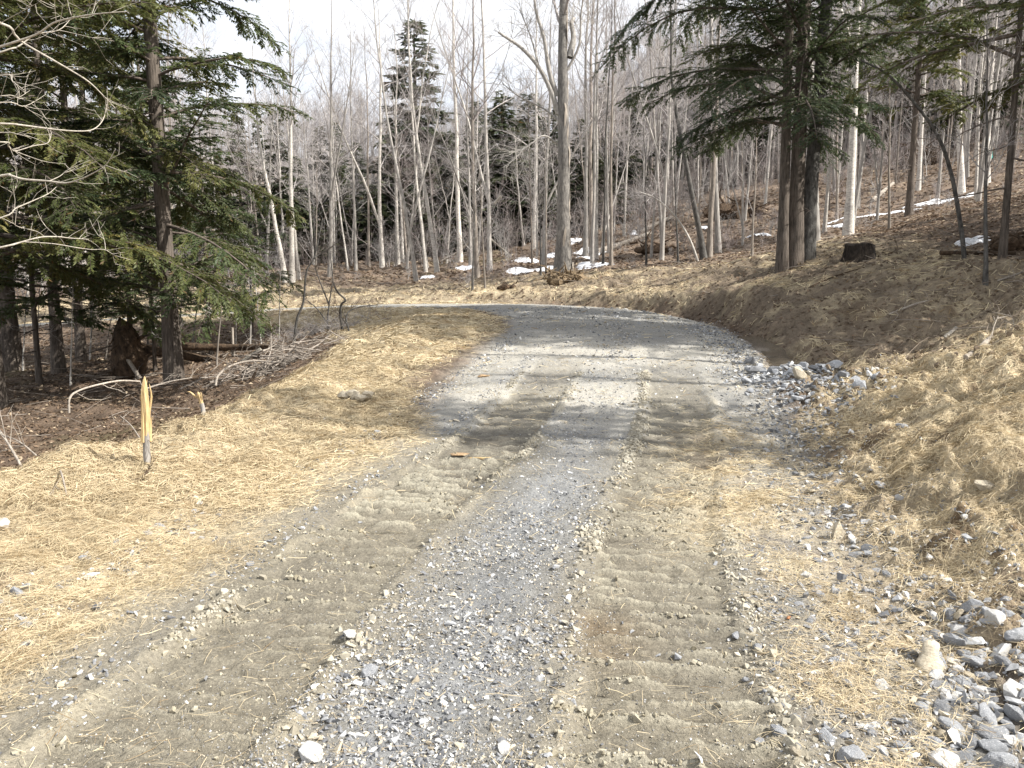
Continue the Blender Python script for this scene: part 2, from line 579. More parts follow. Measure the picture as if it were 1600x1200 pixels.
bn = np.clip(0.15 + 1.4 * fbm(GX * 2.1 + 4, GY * 2.1, 91, 3), 0, 1.1)
fine = fbm(GX * 14, GY * 14, 101, 4, .6)
mid = fbm(GX * 3.1, GY * 3.1, 111, 4, .55)
vf = fbm(GX * 23, GY * 23, 87, 3, .6)
big = fbm(GX * 0.9, GY * 0.9, 121, 3)
onroad = 1 - sstep(HW - 0.3, HW + 0.4, np.abs(OFF))
dz = onroad * (0.012 * mid + 0.016 * fine + 0.01 * big)
dz += tfade * (-(inL + inR) * 0.022 + (inL * cl_amtL + inR * cl_amtR) * (cl * 0.058 - groove * .034) + berm * bn * (0.030 + .05 * np.abs(fbm(GX * 11, GY * 11, 93, 3, .6))))
offr = 1 - onroad
near = 1 - sstep(14, 30, GY)
dz += onroad * .009 * vf
dz += offr * (0.06 * mid + 0.05 * big + 0.022 * fine * near)
rbank = offr * (OFF > 0) * (1 - sstep(13, 18, GY))
dz += rbank * (0.20 * np.abs(fbm(GX * 4.2, GY * 4.2, 131, 5, .65)) + 0.07 * mid)
dz += offr * (OFF < 0) * near * (0.07 * np.abs(fbm(GX * 2.6, GY * 2.6, 133, 4, .6)) + 0.05 * sstep(2.6, 4.0, -OFF) * fbm(GX * 1.5, GY * 1.5, 135, 2))
SOILR = SOIL * (1 - .9 * np.exp(-((OFF - HW - .45) / .5) ** 2) * sstep(26, 27, ARC))
strk = fbm((GX * .55 + GY * .2) * 1.2, (GY - GX * .35) * 6.5, 147, 4, .6)
dz += SOILR * .055 * strk
dz += SOILR * 0.09 * np.abs(fbm(GX * 3.3, GY * 3.3, 145, 4, .65))
dz += SOILR * 0.12 * fbm(GX * 1.6 + GY * 0.8, GY * 0.5 - GX * 0.9, 141, 4) 
rim = np.exp(-((GX - np.interp(GY, [0, 5, 6.5, 8, 11], [-4.7, -4.3, -3.7, -3.0, -3.2])) / .55) ** 2) * (GY < 9.5) * sstep(1, 3, GY)
dz += rim * (.17 * fbm(GX * 1.9, GY * 1.9, 171, 3, .6) + .09 + .09 * np.abs(fbm(GX * 4.5, GY * 4.5, 175, 4, .6)))
dz += .20 * np.exp(-((GX - CULX) / .55) ** 2 - ((GY - CULY) / .9) ** 2)
dz += sstep(32, 45, GY) * 0.25 * big
dz += sstep(6, 10, -OFF) * 0.07 * big
Z = Z + dz

# --- what the surface is made of (albedo), with the road's lit stretch painted in
def c3(c):
    return np.array(c)[None, None, :]
mud = c3((.19, .172, .134)) + c3((.05, .045, .04)) * NA[..., None]
grav = c3((.185, .187, .185)) + c3((.05, .05, .05)) * NB[..., None]
strawc = c3((.46, .385, .26)) + c3((.10, .085, .06)) * NB[..., None]
gapn = sstep(.02, .5, fbm(GX * 3.7, GY * 3.7, 161, 4, .6) + .25 * fbm(GX * 1.1, GY * 1.1, 165, 2))
gapw = (gapn * np.where(OFF > 0, .95, .6))[..., None]
strawc = strawc * (1 - gapw) + c3((.15, .105, .062)) * gapw
soilc = c3((.175, .138, .10)) + c3((.045, .035, .025)) * mid[..., None] + c3((.06, .048, .034)) * strk[..., None]
stw_ = np.clip(1.8 * fbm(GX * 2.1, GY * 2.1, 149, 4, .6) - .45, 0, 1)[..., None] * .55
soilc = soilc * (1 - stw_) + c3((.30, .245, .165)) * stw_
litter = c3((.12, .088, .064)) + c3((.06, .042, .03)) * mid[..., None]
litter_hill = c3((.172, .132, .10)) + c3((.08, .058, .045)) * mid[..., None]
hill = sstep(26, 34, GY)[..., None]
base = litter * (1 - hill) + litter_hill * hill
moss = np.clip(1.6 * fbm(GX * 0.55, GY * 0.55, 151, 3) - 0.25, 0, 1)[..., None] * 0.6
base = base * (1 - moss * (GX < 0)[..., None]) + c3((.115, .105, .04)) * moss * (GX < 0)[..., None]
base = base * (1 - SOIL[..., None]) + soilc * SOIL[..., None]
# road: bluish gravel down the middle and beyond the tracks, mud in the tracks, pale fines plus painted sunlight on the open stretch
gm = np.clip(1.2 - 1.4 * np.abs(OFF - 0.05) / 0.62 * (ARC < 22) , 0, 1)
gm = np.maximum(gm * tfade, 0.75 * sstep(1.2, 1.6, OFF))
gm = np.maximum(gm, sstep(21, 24.5, ARC) * 0.85)
gm = np.clip(gm + 0.25 * NB, 0, 1)[..., None]
roadc = mud * (1 - gm) + grav * gm
pale = (sstep(20, 23.5, ARC) * (1 - .45 * sstep(29, 32, ARC)) * np.clip(0.8 + 0.7 * NA, 0, 1))[..., None]  # dusty fines, and sunlight on the mid road and bend put into the colour
roadc = roadc * (1 - 0.75 * pale) + c3((.43, .405, .35)) * 0.75 * pale
trk = (np.maximum(inL, inR) * tfade)[..., None]
clw = (cl * np.where(OFF < 0, cl_amtL, cl_amtR))[..., None]
grw = (groove * np.where(OFF < 0, cl_amtL, cl_amtR))[..., None]
trkc = (c3((.165, .148, .115)) * (1 - clw) + c3((.42, .39, .305)) * clw) * (1 - .8 * grw) + c3((.05, .045, .03)) * NA[..., None]
roadc = roadc * (1 - 0.85 * trk) + trkc * 0.85 * trk
rst = (np.exp(-((GX - 0.42) / .16) ** 2 - ((GY - 3.55) / .28) ** 2) * np.clip(.6 + NB, 0, 1))[..., None] * .6
roadc = roadc * (1 - rst) + c3((.16, .09, .03)) * rst
ww = sstep(HW - 0.35, HW + 0.35, np.abs(OFF) + 0.15 * NB)[..., None]
col = roadc * (1 - ww) + base * ww
s3 = (STRAW ** 0.8)[..., None] * 0.93
col = col * (1 - s3) + strawc * s3
bc = (np.clip(berm * bn, 0, 1) * tfade * 0.55)[..., None]
col = col * (1 - bc) + c3((.40, .355, .26)) * bc
COLR = np.clip(col, 0.01, 0.9)

ny, nx = GX.shape
idx = np.arange(ny * nx).reshape(ny, nx)
Q = np.stack([idx[:-1, :-1], idx[:-1, 1:], idx[1:, 1:], idx[1:, :-1]], -1)
edge = np.abs(OFF) - HW - 0.12 * NB
isroad = (edge[:-1, :-1] < 0)
def sheet(name, sel, mat):
    F = Q[sel]
    used = np.zeros(ny * nx, bool)
    used[F.ravel()] = True
    new = np.cumsum(used) - 1
    V = np.stack([GX, GY, Z], -1).reshape(-1, 3)[used]
    mb = MB()
    mb.add(V, new[F], COLR.reshape(-1, 3)[used])
    return kind(obj(name, mb.mesh(name, mat)), 'structure')
sheet('road', isroad, M['road'])
sheet('ground', ~isroad, M['ground'])

def surf(x, y):
    """height of the finished surface (grid lookup)."""
    x, y = np.atleast_1d(x), np.atleast_1d(y)
    ix = np.clip(np.searchsorted(AX, x) - 1, 0, nx - 2)
    iy = np.clip(np.searchsorted(AY, y) - 1, 0, ny - 2)
    fx = (x - AX[ix]) / (AX[ix + 1] - AX[ix])
    fy = (y - AY[iy]) / (AY[iy + 1] - AY[iy])
    return (Z[iy, ix] * (1 - fx) + Z[iy, ix + 1] * fx) * (1 - fy) + (Z[iy + 1, ix] * (1 - fx) + Z[iy + 1, ix + 1] * fx) * fy

def lookup(A, x, y):
    ix = np.clip(np.searchsorted(AX, x) - 1, 0, nx - 2)
    iy = np.clip(np.searchsorted(AY, y) - 1, 0, ny - 2)
    return A[iy, ix]

def normal_at(x, y, e=0.06):
    dx = (surf(x + e, y) - surf(x - e, y)) / (2 * e)
    dy = (surf(x, y + e) - surf(x, y - e)) / (2 * e)
    n = np.stack([-dx, -dy, np.ones_like(dx)], -1)
    return n / np.linalg.norm(n, axis=-1)[:, None]

def S(x, y):
    return float(surf(np.array([x]), np.array([y]))[0])

def unit(v):
    return v / (np.linalg.norm(v, axis=-1, keepdims=True) + 1e-12)

# ------------------------------------------------------------------ straw (nobody could count it)
def sample_area(n, x0, x1, y0, y1, power=1.0):
    """points whose density falls off with distance from the viewer's end of the road."""
    u = rng.random(n)
    y = y0 * (y1 / y0) ** u if power else y0 + (y1 - y0) * u
    x = x0 + (x1 - x0) * rng.random(n)
    return x, y

def straw_blades(n, spread, y0, y1, lo, hi, wid):
    u = rng.random(n)
    y = y0 * (y1 / y0) ** u
    x = (rng.random(n) * 2 - 1) * spread * (y + 0.8)
    s = lookup(STRAW, x, y)
    o = lookup(OFF, x, y)
    clump = (0.35 + 0.65 * sstep(-.35, .25, fbm(x * 2.6, y * 2.6, 203, 3))) * (1 - np.where(o > 0, .88, .6) * lookup(gapn, x, y))
    prob = np.maximum(s * np.where(o > 0, .8, 1), 0.010 * (np.abs(o) < 2.6)) * clump
    k = rng.random(n) < prob
    x, y = x[k], y[k]
    m = len(x)
    L = rng.uniform(lo, hi, m) * (1 + 0.02 * y)
    w = wid * rng.uniform(.7, 1.4, m) * np.maximum(1, y / 4.0)
    a = rng.random(m) * 2 * np.pi
    n_ = normal_at(x, y)
    d = np.stack([np.cos(a), np.sin(a), np.zeros(m)], -1)
    d = unit(d - n_ * (d * n_).sum(-1, keepdims=True))
    lift = rng.normal(0.0, 0.16, m)
    d = unit(d + n_ * lift[:, None])
    sd = unit(np.cross(d, n_))
    p = np.stack([x, y, surf(x, y)], -1) + n_ * rng.uniform(.004, .035, m)[:, None]
    arch = n_ * (rng.uniform(-0.06, .13, m) * L)[:, None]
    bend = sd * (rng.normal(0, .05, m) * L)[:, None]
    p0, p1, p2 = p - d * L[:, None] * .5, p + arch * .5 + bend, p + d * L[:, None] * .5
    roll = unit(sd + n_ * rng.normal(0, .7, m)[:, None]) * w[:, None] * .5
    V = np.stack([p0 - roll, p0 + roll, p1 - roll, p1 + roll, p2 - roll * .6, p2 + roll * .6], 1)
    b = np.arange(m)[:, None] * 6
    F = np.concatenate([b + np.array([0, 1, 3, 2]), b + np.array([2, 3, 5, 4])])
    t = rng.random(m)[:, None]
    t = np.clip(t * .6 + .5 * (0.5 + fbm(x * 1.3, y * 1.3, 207, 3))[:, None], 0, 1)
    c = np.array([.68, .575, .385]) * (1 - t) + np.array([.42, .335, .21]) * t
    br = rng.random(m)[:, None]
    c = np.where(br < .12, np.array([.27, .19, .10]), c)
    c = np.where(br > .93, np.array([.74, .64, .42]), c)
    return V.reshape(-1, 3), F, np.repeat(c, 6, 0)

mb = MB()
for args in ((520000, .70, 1.9, 6.0, .03, .105, .0016), (420000, .72, 5.5, 13, .04, .13, .0022), (220000, .72, 12.5, 46, .10, .22, .0030)):
    mb.add(*straw_blades(*args))
kind(obj('straw', mb.mesh('straw', M['straw'])), 'stuff')

# ------------------------------------------------------------------ stones
def hull_stone(seed, npts=18, sx=1.0, sy=.72, sz=.5, rough=0.0):
    r = random.Random(seed)
    bm = bmesh.new()
    for _ in range(npts):
        v = Vector((r.gauss(0, 1), r.gauss(0, 1), r.gauss(0, 1))).normalized() * r.uniform(.82, 1.0)
        bm.verts.new((v.x * sx, v.y * sy, v.z * sz))
    res = bmesh.ops.convex_hull(bm, input=bm.verts)
    bmesh.ops.delete(bm, geom=list({g for g in res['geom_interior'] + res['geom_unused'] if isinstance(g, bmesh.types.BMVert)}), context='VERTS')
    if rough:
        bmesh.ops.bevel(bm, geom=list(bm.edges), offset=.07, segments=1, affect='EDGES', clamp_overlap=True)
        bmesh.ops.triangulate(bm, faces=bm.faces)
        bmesh.ops.subdivide_edges(bm, edges=bm.edges, cuts=1, use_grid_fill=True)
        for v in bm.verts:
            p = v.co
            k = math.sin(p.x * 7 + seed) * math.sin(p.y * 8 - seed) * math.sin(p.z * 9 + 1) + r.uniform(-.4, .4)
            v.co = p * (1 + rough * k)
    bmesh.ops.triangulate(bm, faces=bm.faces)
    bm.verts.ensure_lookup_table()
    V = np.array([v.co[:] for v in bm.verts])
    F = np.array([[v.index for v in f.verts] for f in bm.faces])
    bm.free()
    return V, F

CHIPS = [hull_stone(100 + i, 9, 1, random.uniform(.55, .85), random.uniform(.3, .6)) for i in range(8)]
def rand_rot(m, flat=0.5):
    a, b, c = rng.random(m) * 2 * np.pi, rng.normal(0, flat, m), rng.normal(0, flat, m)
    ca, sa, cb, sb, cc, sc = np.cos(a), np.sin(a), np.cos(b), np.sin(b), np.cos(c), np.sin(c)
    O, I = np.zeros(m), np.ones(m)
    Rz = np.stack([ca, -sa, O, sa, ca, O, O, O, I], -1).reshape(m, 3, 3)
    Rx = np.stack([I, O, O, O, cb, -sb, O, sb, cb], -1).reshape(m, 3, 3)
    Ry = np.stack([cc, O, sc, O, I, O, -sc, O, cc], -1).reshape(m, 3, 3)
    return Rz @ Rx @ Ry

def scatter_chips(mb, x, y, size, cols, sink=.25, flat=.5, forms=CHIPS):
    z = surf(x, y)
    which = rng.integers(0, len(forms), len(x))
    for i, (V, F) in enumerate(forms):
        k = which == i
        m = int(k.sum())
        if not m:
            continue
        W = np.einsum('mij,vj->mvi', rand_rot(m, flat), V) * size[k][:, None, None]
        W += np.stack([x[k], y[k], z[k] + size[k] * (0.5 - sink) * .6], -1)[:, None, :]
        FF = F[None] + (np.arange(m) * len(V))[:, None, None]
        mb.add(W.reshape(-1, 3), FF.reshape(-1, 3), np.repeat(cols[k], len(V), 0))

def stone_cols(m, tan=.22):
    pal = np.array([(.25, .255, .262), (.35, .355, .36), (.62, .61, .58), (.15, .153, .16), (.46, .41, .32), (.36, .31, .23)])
    p = np.array([.29, .19, .10, .22, tan * .6, tan * .4])
    c = pal[rng.choice(6, m, p=p / p.sum())]
    return np.clip(c * rng.uniform(.8, 1.2, (m, 1)), .02, .8)

mb = MB()
# gravel over the road
n = 210000
u = rng.random(n)
y = 1.9 * (26 / 1.9) ** u
x = (rng.random(n) * 2 - 1) * .72 * (y + .6)
o, a, st = lookup(OFF, x, y), lookup(ARC, x, y), lookup(STRAW, x, y)
l_, r_, hwid, fd, c_ = track_masks(o, a)
strip = np.exp(-((o - 0.02) / .5) ** 4)
dens = 0.10 + 0.75 * strip + .5 * sstep(1.15, 1.55, o) * (1 - sstep(2.4, 3.1, o)) + 0.12 * sstep(-2.6, -1.8, o) * 0 
dens = dens * (1 - .85 * ((l_ < hwid) | (r_ < hwid)) * fd)
dens = np.maximum(dens, .40 * sstep(22, 25, a) * (np.abs(o) < 2.4))
dens *= (0.35 + 0.9 * sstep(-.4, .4, fbm(x * 1.7, y * 1.7, 301, 3))) * (np.abs(o) < 3.0)
k = rng.random(n) < dens
x, y = x[k], y[k]
size = np.exp(rng.normal(math.log(.0085), .48, len(x))).clip(.003, .034) * np.maximum(1, y / 9)
scatter_chips(mb, x, y, size, stone_cols(len(x)), .2, .5)
# grit between the stones
n = 190000
y = 1.9 * (7.5 / 1.9) ** rng.random(n)
x = (rng.random(n) * 2 - 1) * .70 * (y + .6)
o = lookup(OFF, x, y)
k = (rng.random(n) < (0.25 + .75 * np.exp(-((o - 0.02) / .55) ** 4)) * (.4 + .6 * sstep(-.3, .3, fbm(x * 2.1, y * 2.1, 305, 3)))) & (np.abs(o) < 2.6)
x, y = x[k], y[k]
gc = stone_cols(len(x), .6)
scatter_chips(mb, x, y, np.exp(rng.normal(math.log(.0038), .35, len(x))).clip(.002, .009), gc * .8 + np.array([.23, .20, .15]) * .2, .2, .8, [hull_stone(150 + q, 7, 1, .8, .6) for q in range(4)])
# the stony windrow on each edge
for side, ccc, wd, cnt, sc in ((-1, 2.15, .10, 2600, .015), (1, 2.1, .30, 9000, .017), (1, 2.15, .16, 1500, .03), (-1, 1.45, .06, 1500, .012)):
    a = rng.uniform(15.6, 34, cnt) if side > 0 else rng.uniform(15.6, 30, cnt)
    o = side * ccc + rng.normal(0, wd, cnt)
    px_, py_ = np.interp(a, RS, RC[:, 0]), np.interp(a, RS, RC[:, 1])
    tx, ty = np.interp(a, RS, RT[:, 0]), np.interp(a, RS, RT[:, 1])
    x, y = px_ + ty * o, py_ - tx * o
    keep = rng.random(cnt) < (0.25 + 0.9 * sstep(-.3, .3, fbm(x * 1.3, y * 1.3, 311, 3)))
    x, y = x[keep], y[keep]
    scatter_chips(mb, x, y, np.exp(rng.normal(math.log(sc), .45, len(x))).clip(.005, .05), stone_cols(len(x)), .15, .6)
cnt = 1500
x, y = rng.normal(CULX - .1, .34, cnt), rng.normal(CULY - .1, .8, cnt)
cg = stone_cols(cnt, .1) * .6 + np.array([.34, .355, .375]) * .4
scatter_chips(mb, x, y, np.exp(rng.normal(math.log(.036), .4, cnt)).clip(.012, .08), cg, .15, .6)
kind(obj('gravel', mb.mesh('gravel', M['gravel'], smooth=False)), 'stuff')

# clods of dried mud squeezed up beside the tracks
mb = MB()
LUMPS = [hull_stone(300 + i, 11, 1, random.uniform(.8, 1), random.uniform(.6, .9)) for i in range(6)]
for c0, cnt, amp in ((-0.88 + thw + .05, 3600, .62), (0.88 - thw - .06, 8000, .70), (-.88 - thw - .06, 3600, .5), (.88 + thw + .08, 4200, .5)):
    a = 15.8 + (26 - 15.8) * rng.random(cnt) ** 1.25
    o = c0 + rng.normal(0, .045, cnt) + 0.02 + 0.018 * np.sin(a * .9)
    px_, py_ = np.interp(a, RS, RC[:, 0]), np.interp(a, RS, RC[:, 1])
    tx, ty = np.interp(a, RS, RT[:, 0]), np.interp(a, RS, RT[:, 1])
    x, y = px_ + ty * o, py_ - tx * o
    keep = rng.random(cnt) < np.clip(0.1 + 1.7 * fbm(x * 1.1 + 7, y * 1.1, 331 + cnt, 3), 0.03, 1)
    x, y = x[keep], y[keep]
    t = rng.random((len(x), 1))
    cc = np.array([.43, .40, .325]) * t + np.array([.24, .215, .165]) * (1 - t)
    scatter_chips(mb, x, y, np.exp(rng.normal(math.log(.017 * amp), .62, len(x))).clip(.004, .032), cc, .3, 1.2, LUMPS)
# crumbs along the cleat marks
cnt = 110000
a = 15.8 + (24 - 15.8) * rng.random(cnt) ** 1.3
sd = np.where(rng.random(cnt) < .6, 1, -1)
o = sd * .88 + rng.uniform(-.4, .4, cnt)
px_, py_ = np.interp(a, RS, RC[:, 0]), np.interp(a, RS, RC[:, 1])
tx, ty = np.interp(a, RS, RT[:, 0]), np.interp(a, RS, RT[:, 1])
x, y = px_ + ty * o, py_ - tx * o
keep = (rng.random(cnt) < np.clip(.25 + 1.3 * fbm(x * 1.4, y * 1.4, 341, 3), .05, 1)) & (lookup(cl, x, y) > .35)
x, y = x[keep], y[keep]
t = rng.random((len(x), 1))
scatter_chips(mb, x, y, np.exp(rng.normal(math.log(.0078), .5, len(x))).clip(.003, .024), np.array([.37, .34, .265]) * t + np.array([.25, .22, .155]) * (1 - t), .2, 1.2, LUMPS)
kind(obj('dirt', mb.mesh('dirt', M['clod'], smooth=False)), 'stuff')

mb = MB()
n = 20000
y = 9 * (34 / 9) ** rng.random(n)
x = rng.uniform(0, 1, n) * .7 * (y + 2)
so, o = lookup(SOIL, x, y), lookup(OFF, x, y)
k = (rng.random(n) < so * (.2 + .8 * sstep(-.2, .4, fbm(x * 1.2, y * 1.2, 351, 3)))) & (o > 2.6)
x, y = x[k], y[k]
t = rng.random((len(x), 1))
scatter_chips(mb, x, y, np.exp(rng.normal(math.log(.026), .75, len(x))).clip(.008, .06), np.array([.22, .175, .125]) * t + np.array([.125, .095, .068]) * (1 - t), .3, 1.2, LUMPS)
kind(obj('loose_soil', mb.mesh('loose_soil', M['clod'], smooth=False)), 'stuff')

# dead leaves on the woods floor
mb = MB()
n = 120000
y = 6 * (60 / 6) ** rng.random(n)
x = (rng.random(n) * 2 - 1) * .75 * (y + 1)
o, st, so = lookup(OFF, x, y), lookup(STRAW, x, y), lookup(SOIL, x, y)
k = (rng.random(n) < (1 - st) * (1 - .8 * so)) & (np.abs(o) > 2.8)
x, y = x[k], y[k]
m = len(x)
nn = unit(normal_at(x, y) + rng.normal(0, .35, (m, 3)))
a = rng.random(m) * 2 * np.pi
d = np.stack([np.cos(a), np.sin(a), np.zeros(m)], -1)
d = unit(d - nn * (d * nn).sum(-1, keepdims=True))
s_ = np.cross(nn, d)
L = rng.uniform(.018, .045, m)[:, None] * np.maximum(1, y / 14)[:, None]
p = np.stack([x, y, surf(x, y) + .012], -1)
V = np.stack([p - d * L, p + s_ * L * .55 + nn * L * .3, p + d * L, p - s_ * L * .55 + nn * L * .3], 1)
t = rng.random((m, 1))
cc = np.array([.235, .165, .11]) * t + np.array([.115, .078, .052]) * (1 - t)
cc = np.where(rng.random((m, 1)) < .12, np.array([.45, .36, .25]), cc)
mb.add(V.reshape(-1, 3), np.arange(m * 4).reshape(m, 4), np.repeat(cc, 4, 0))
kind(obj('fallen_leaves', mb.mesh('fallen_leaves', M['leaf'])), 'stuff')

# ------------------------------------------------------------------ tubes and growth
def tubes(mb, P, Rr, k, col=None, close=False):
    P, Rr = np.asarray(P, float), np.asarray(Rr, float)
    if P.ndim == 2:
        P, Rr = P[None], Rr[None]
    m, n, _ = P.shape
    T = np.empty_like(P)
    T[:, 1:-1] = P[:, 2:] - P[:, :-2]
    T[:, 0], T[:, -1] = P[:, 1] - P[:, 0], P[:, -1] - P[:, -2]
    T = unit(T)
    mean = unit(P[:, -1] - P[:, 0])
    ref = np.where(np.abs(mean[:, 2:3]) > .85, np.array([[1., .13, 0]]), np.array([[0, 0.07, 1.]]))
    U = unit(ref[:, None] - T * (T * ref[:, None]).sum(-1, keepdims=True))
    W = np.cross(T, U)
    a = np.arange(k) * 2 * np.pi / k
    ring = U[:, :, None] * np.cos(a)[None, None, :, None] + W[:, :, None] * np.sin(a)[None, None, :, None]
    V = P[:, :, None] + ring * Rr[:, :, None, None]
    i, j = np.meshgrid(np.arange(n - 1), np.arange(k), indexing='ij')
    j2 = (j + 1) % k
    q = np.stack([i * k + j, i * k + j2, (i + 1) * k + j2, (i + 1) * k + j], -1).reshape(-1, 4)
    F = q[None] + (np.arange(m) * n * k)[:, None, None]
    c = None
    if col is not None:
        c = np.asarray(col, float)
        c = np.repeat(c[None], m * n * k, 0) if c.ndim == 1 else np.repeat(c, n * k, 0)
    mb.add(V.reshape(-1, 3), F.reshape(-1, 4), c)
    if close:
        for e in (0, n - 1):
            C = P[:, e]
            VV = np.concatenate([V[:, e], C[:, None]], 1)
            f = np.stack([np.arange(k), (np.arange(k) + 1) % k, np.full(k, k)], -1)
            if e == 0:
                f = f[:, ::-1]
            FF = f[None] + (np.arange(m) * (k + 1))[:, None, None]
            c2 = None if col is None else (np.repeat(np.asarray(col, float)[None], m * (k + 1), 0) if np.ndim(col) == 1 else np.repeat(np.asarray(col), k + 1, 0))
            mb.add(VV.reshape(-1, 3), FF.reshape(-1, 3), c2)

def grow(g, start, d, L, n, wander=.12, up=0.0):
    P = [start]
    d = unit(d)
    for i in range(n - 1):
        upv = np.zeros_like(d)
        upv[:, 2] = up if np.ndim(up) == 0 else up[i]
        d = unit(d + g.normal(0, wander, d.shape) + upv)
        P.append(P[-1] + d * (L / (n - 1))[:, None])
    return np.stack(P, 1)

def along(P, idx, t):
    n = P.shape[1]
    f = t * (n - 1)
    i = np.clip(np.floor(f).astype(int), 0, n - 2)
    w = (f - i)[:, None]
    a, b = P[idx, i], P[idx, i + 1]
    return a + (b - a) * w, unit(b - a)

def side_dir(g, d, ang):
    r = g.normal(0, 1, d.shape)
    p = unit(r - d * (r * d).sum(-1, keepdims=True))
    return unit(d * np.cos(ang)[:, None] + p * np.sin(ang)[:, None])

def stem_path(g, Ht, top, n=12, wander=.01, bow=None):
    t = np.linspace(0, 1, n)
    P = np.zeros((n, 3))
    P[:, 2] = t * Ht
    tl_ = np.where(t < .45, t, .45 + .25 * (1 - np.exp(-(t - .45) / .25))) if len(top) > 2 else t
    P[:, 0] = top[0] * tl_
    P[:, 1] = top[1] * tl_
    if bow is not None:
        s = np.sin(t * np.pi)
        P[:, 0] += bow[0] * s
        P[:, 1] += bow[1] * s
    w = np.cumsum(g.normal(0, wander * Ht / n * 2.2, (n, 2)), 0)
    w -= w[0]
    P[:, :2] += w * np.linspace(0, 1, n)[:, None] ** .5
    return P

def bare_meshes(seed, Ht, r0, top=(0, 0), bole=.38, nprim=20, plen=.2, nsec=6, ntw=4, bark='grey', twig='twig', forks=1, elev=(35, 62), bow=None, minr=.005, ksides=7, top_r=.12):
    """(trunk mesh, crown mesh) of one leafless tree standing at the origin."""
    g = np.random.default_rng(seed)
    tb, cb = MB(), MB()
    stems = []
    main = stem_path(g, Ht, top, 14, .02, bow)
    t = np.linspace(0, 1, 14)
    rad = r0 * (top_r + (1 - top_r) * (1 - t) ** .9)
    rad[0] *= 1.5
    rad[1] *= 1.06
    P0 = main.copy()
    P0[0, 2] -= .25
    # extra ring for the root flare
    tubes(tb, P0, rad, ksides + 2)
    stems.append((main, rad))
    for f in range(forks - 1):
        s = g.uniform(.02, .45)
        p, d = along(main[None], np.array([0]), np.array([s]))
        az = g.uniform(0, 6.28)
        dirv = unit(d + np.array([[math.cos(az), math.sin(az), 0]]) * g.uniform(.18, .4))
        L = Ht * (1 - s) * g.uniform(.75, .95)
        Pf = grow(g, p, dirv, np.array([L]), 12, .04, .03)
        rf = np.interp(s, t, rad) * .75 * (top_r + (1 - top_r) * (1 - np.linspace(0, 1, 12)) ** .9)
        tubes(tb, Pf, rf[None], ksides)
        stems.append((Pf[0], rf))
    for (ST, RA) in stems:
        m = max(5, int(nprim / len(stems) * (1.3 if len(stems) > 1 else 1)))
        tt = np.sort(bole + (1 - bole) * g.random(m) ** .85).clip(0, .985)
        st, d = along(ST[None], np.zeros(m, int), tt)
        az = np.arange(m) * 2.4 + g.uniform(0, 6)
        el = np.radians(g.uniform(elev[0], elev[1], m))
        dv = np.stack([np.cos(az) * np.cos(el), np.sin(az) * np.cos(el), np.sin(el)], -1)
        L = Ht * plen * (1.15 - .75 * (tt - bole) / (1 - bole)) * g.uniform(.6, 1.25, m)
        rp = np.interp(tt, np.linspace(0, 1, len(RA)), RA)
        PR = grow(g, st, dv, L, 6, .10, .05)
        r1 = np.clip(rp * .42, minr * 1.6, .05 + r0 * .2)
        q = np.linspace(0, 1, 6)
        tubes(cb, PR, r1[:, None] * (1 - .72 * q)[None], 4)
        if nsec:
            idx = np.repeat(np.arange(m), nsec)
            ts = g.uniform(.22, 1, len(idx))
            st2, d2 = along(PR, idx, ts)
            dv2 = side_dir(g, d2, np.radians(g.uniform(22, 55, len(idx))))
            L2 = L[idx] * g.uniform(.25, .55, len(idx)) * (1.2 - .5 * ts)
            P2 = grow(g, st2, dv2, L2, 4, .12, .09)
            r2 = np.clip(r1[idx] * .42, minr, .03)
            tubes(cb, P2, r2[:, None] * np.array([1, .75, .5, .3])[None], 3)
            if ntw:
                id3 = np.repeat(np.arange(len(idx)), ntw)
                t3 = g.uniform(.2, 1, len(id3))
                st3, d3 = along(P2, id3, t3)
                dv3 = side_dir(g, d3, np.radians(g.uniform(20, 50, len(id3))))
                L3 = np.clip(L2[id3] * g.uniform(.35, .7, len(id3)), .12, 1.0)
                P3 = grow(g, st3, dv3, L3, 3, .14, .12)
                tubes(cb, P3, np.full(len(id3), minr * .9)[:, None] * np.array([1, .75, .45])[None], 3)
    return tb.mesh('trunk', M[bark]), cb.mesh('crown', M[twig])

def place_bare(name, label, seed, loc, Ht, r0, group=None, **kw):
    tm, cm = bare_meshes(seed, Ht, r0, **kw)
    t = thing(name, label, 'tree', loc, 0, group)
    obj('trunk', tm, t)
    obj('crown', cm, t)
    return t

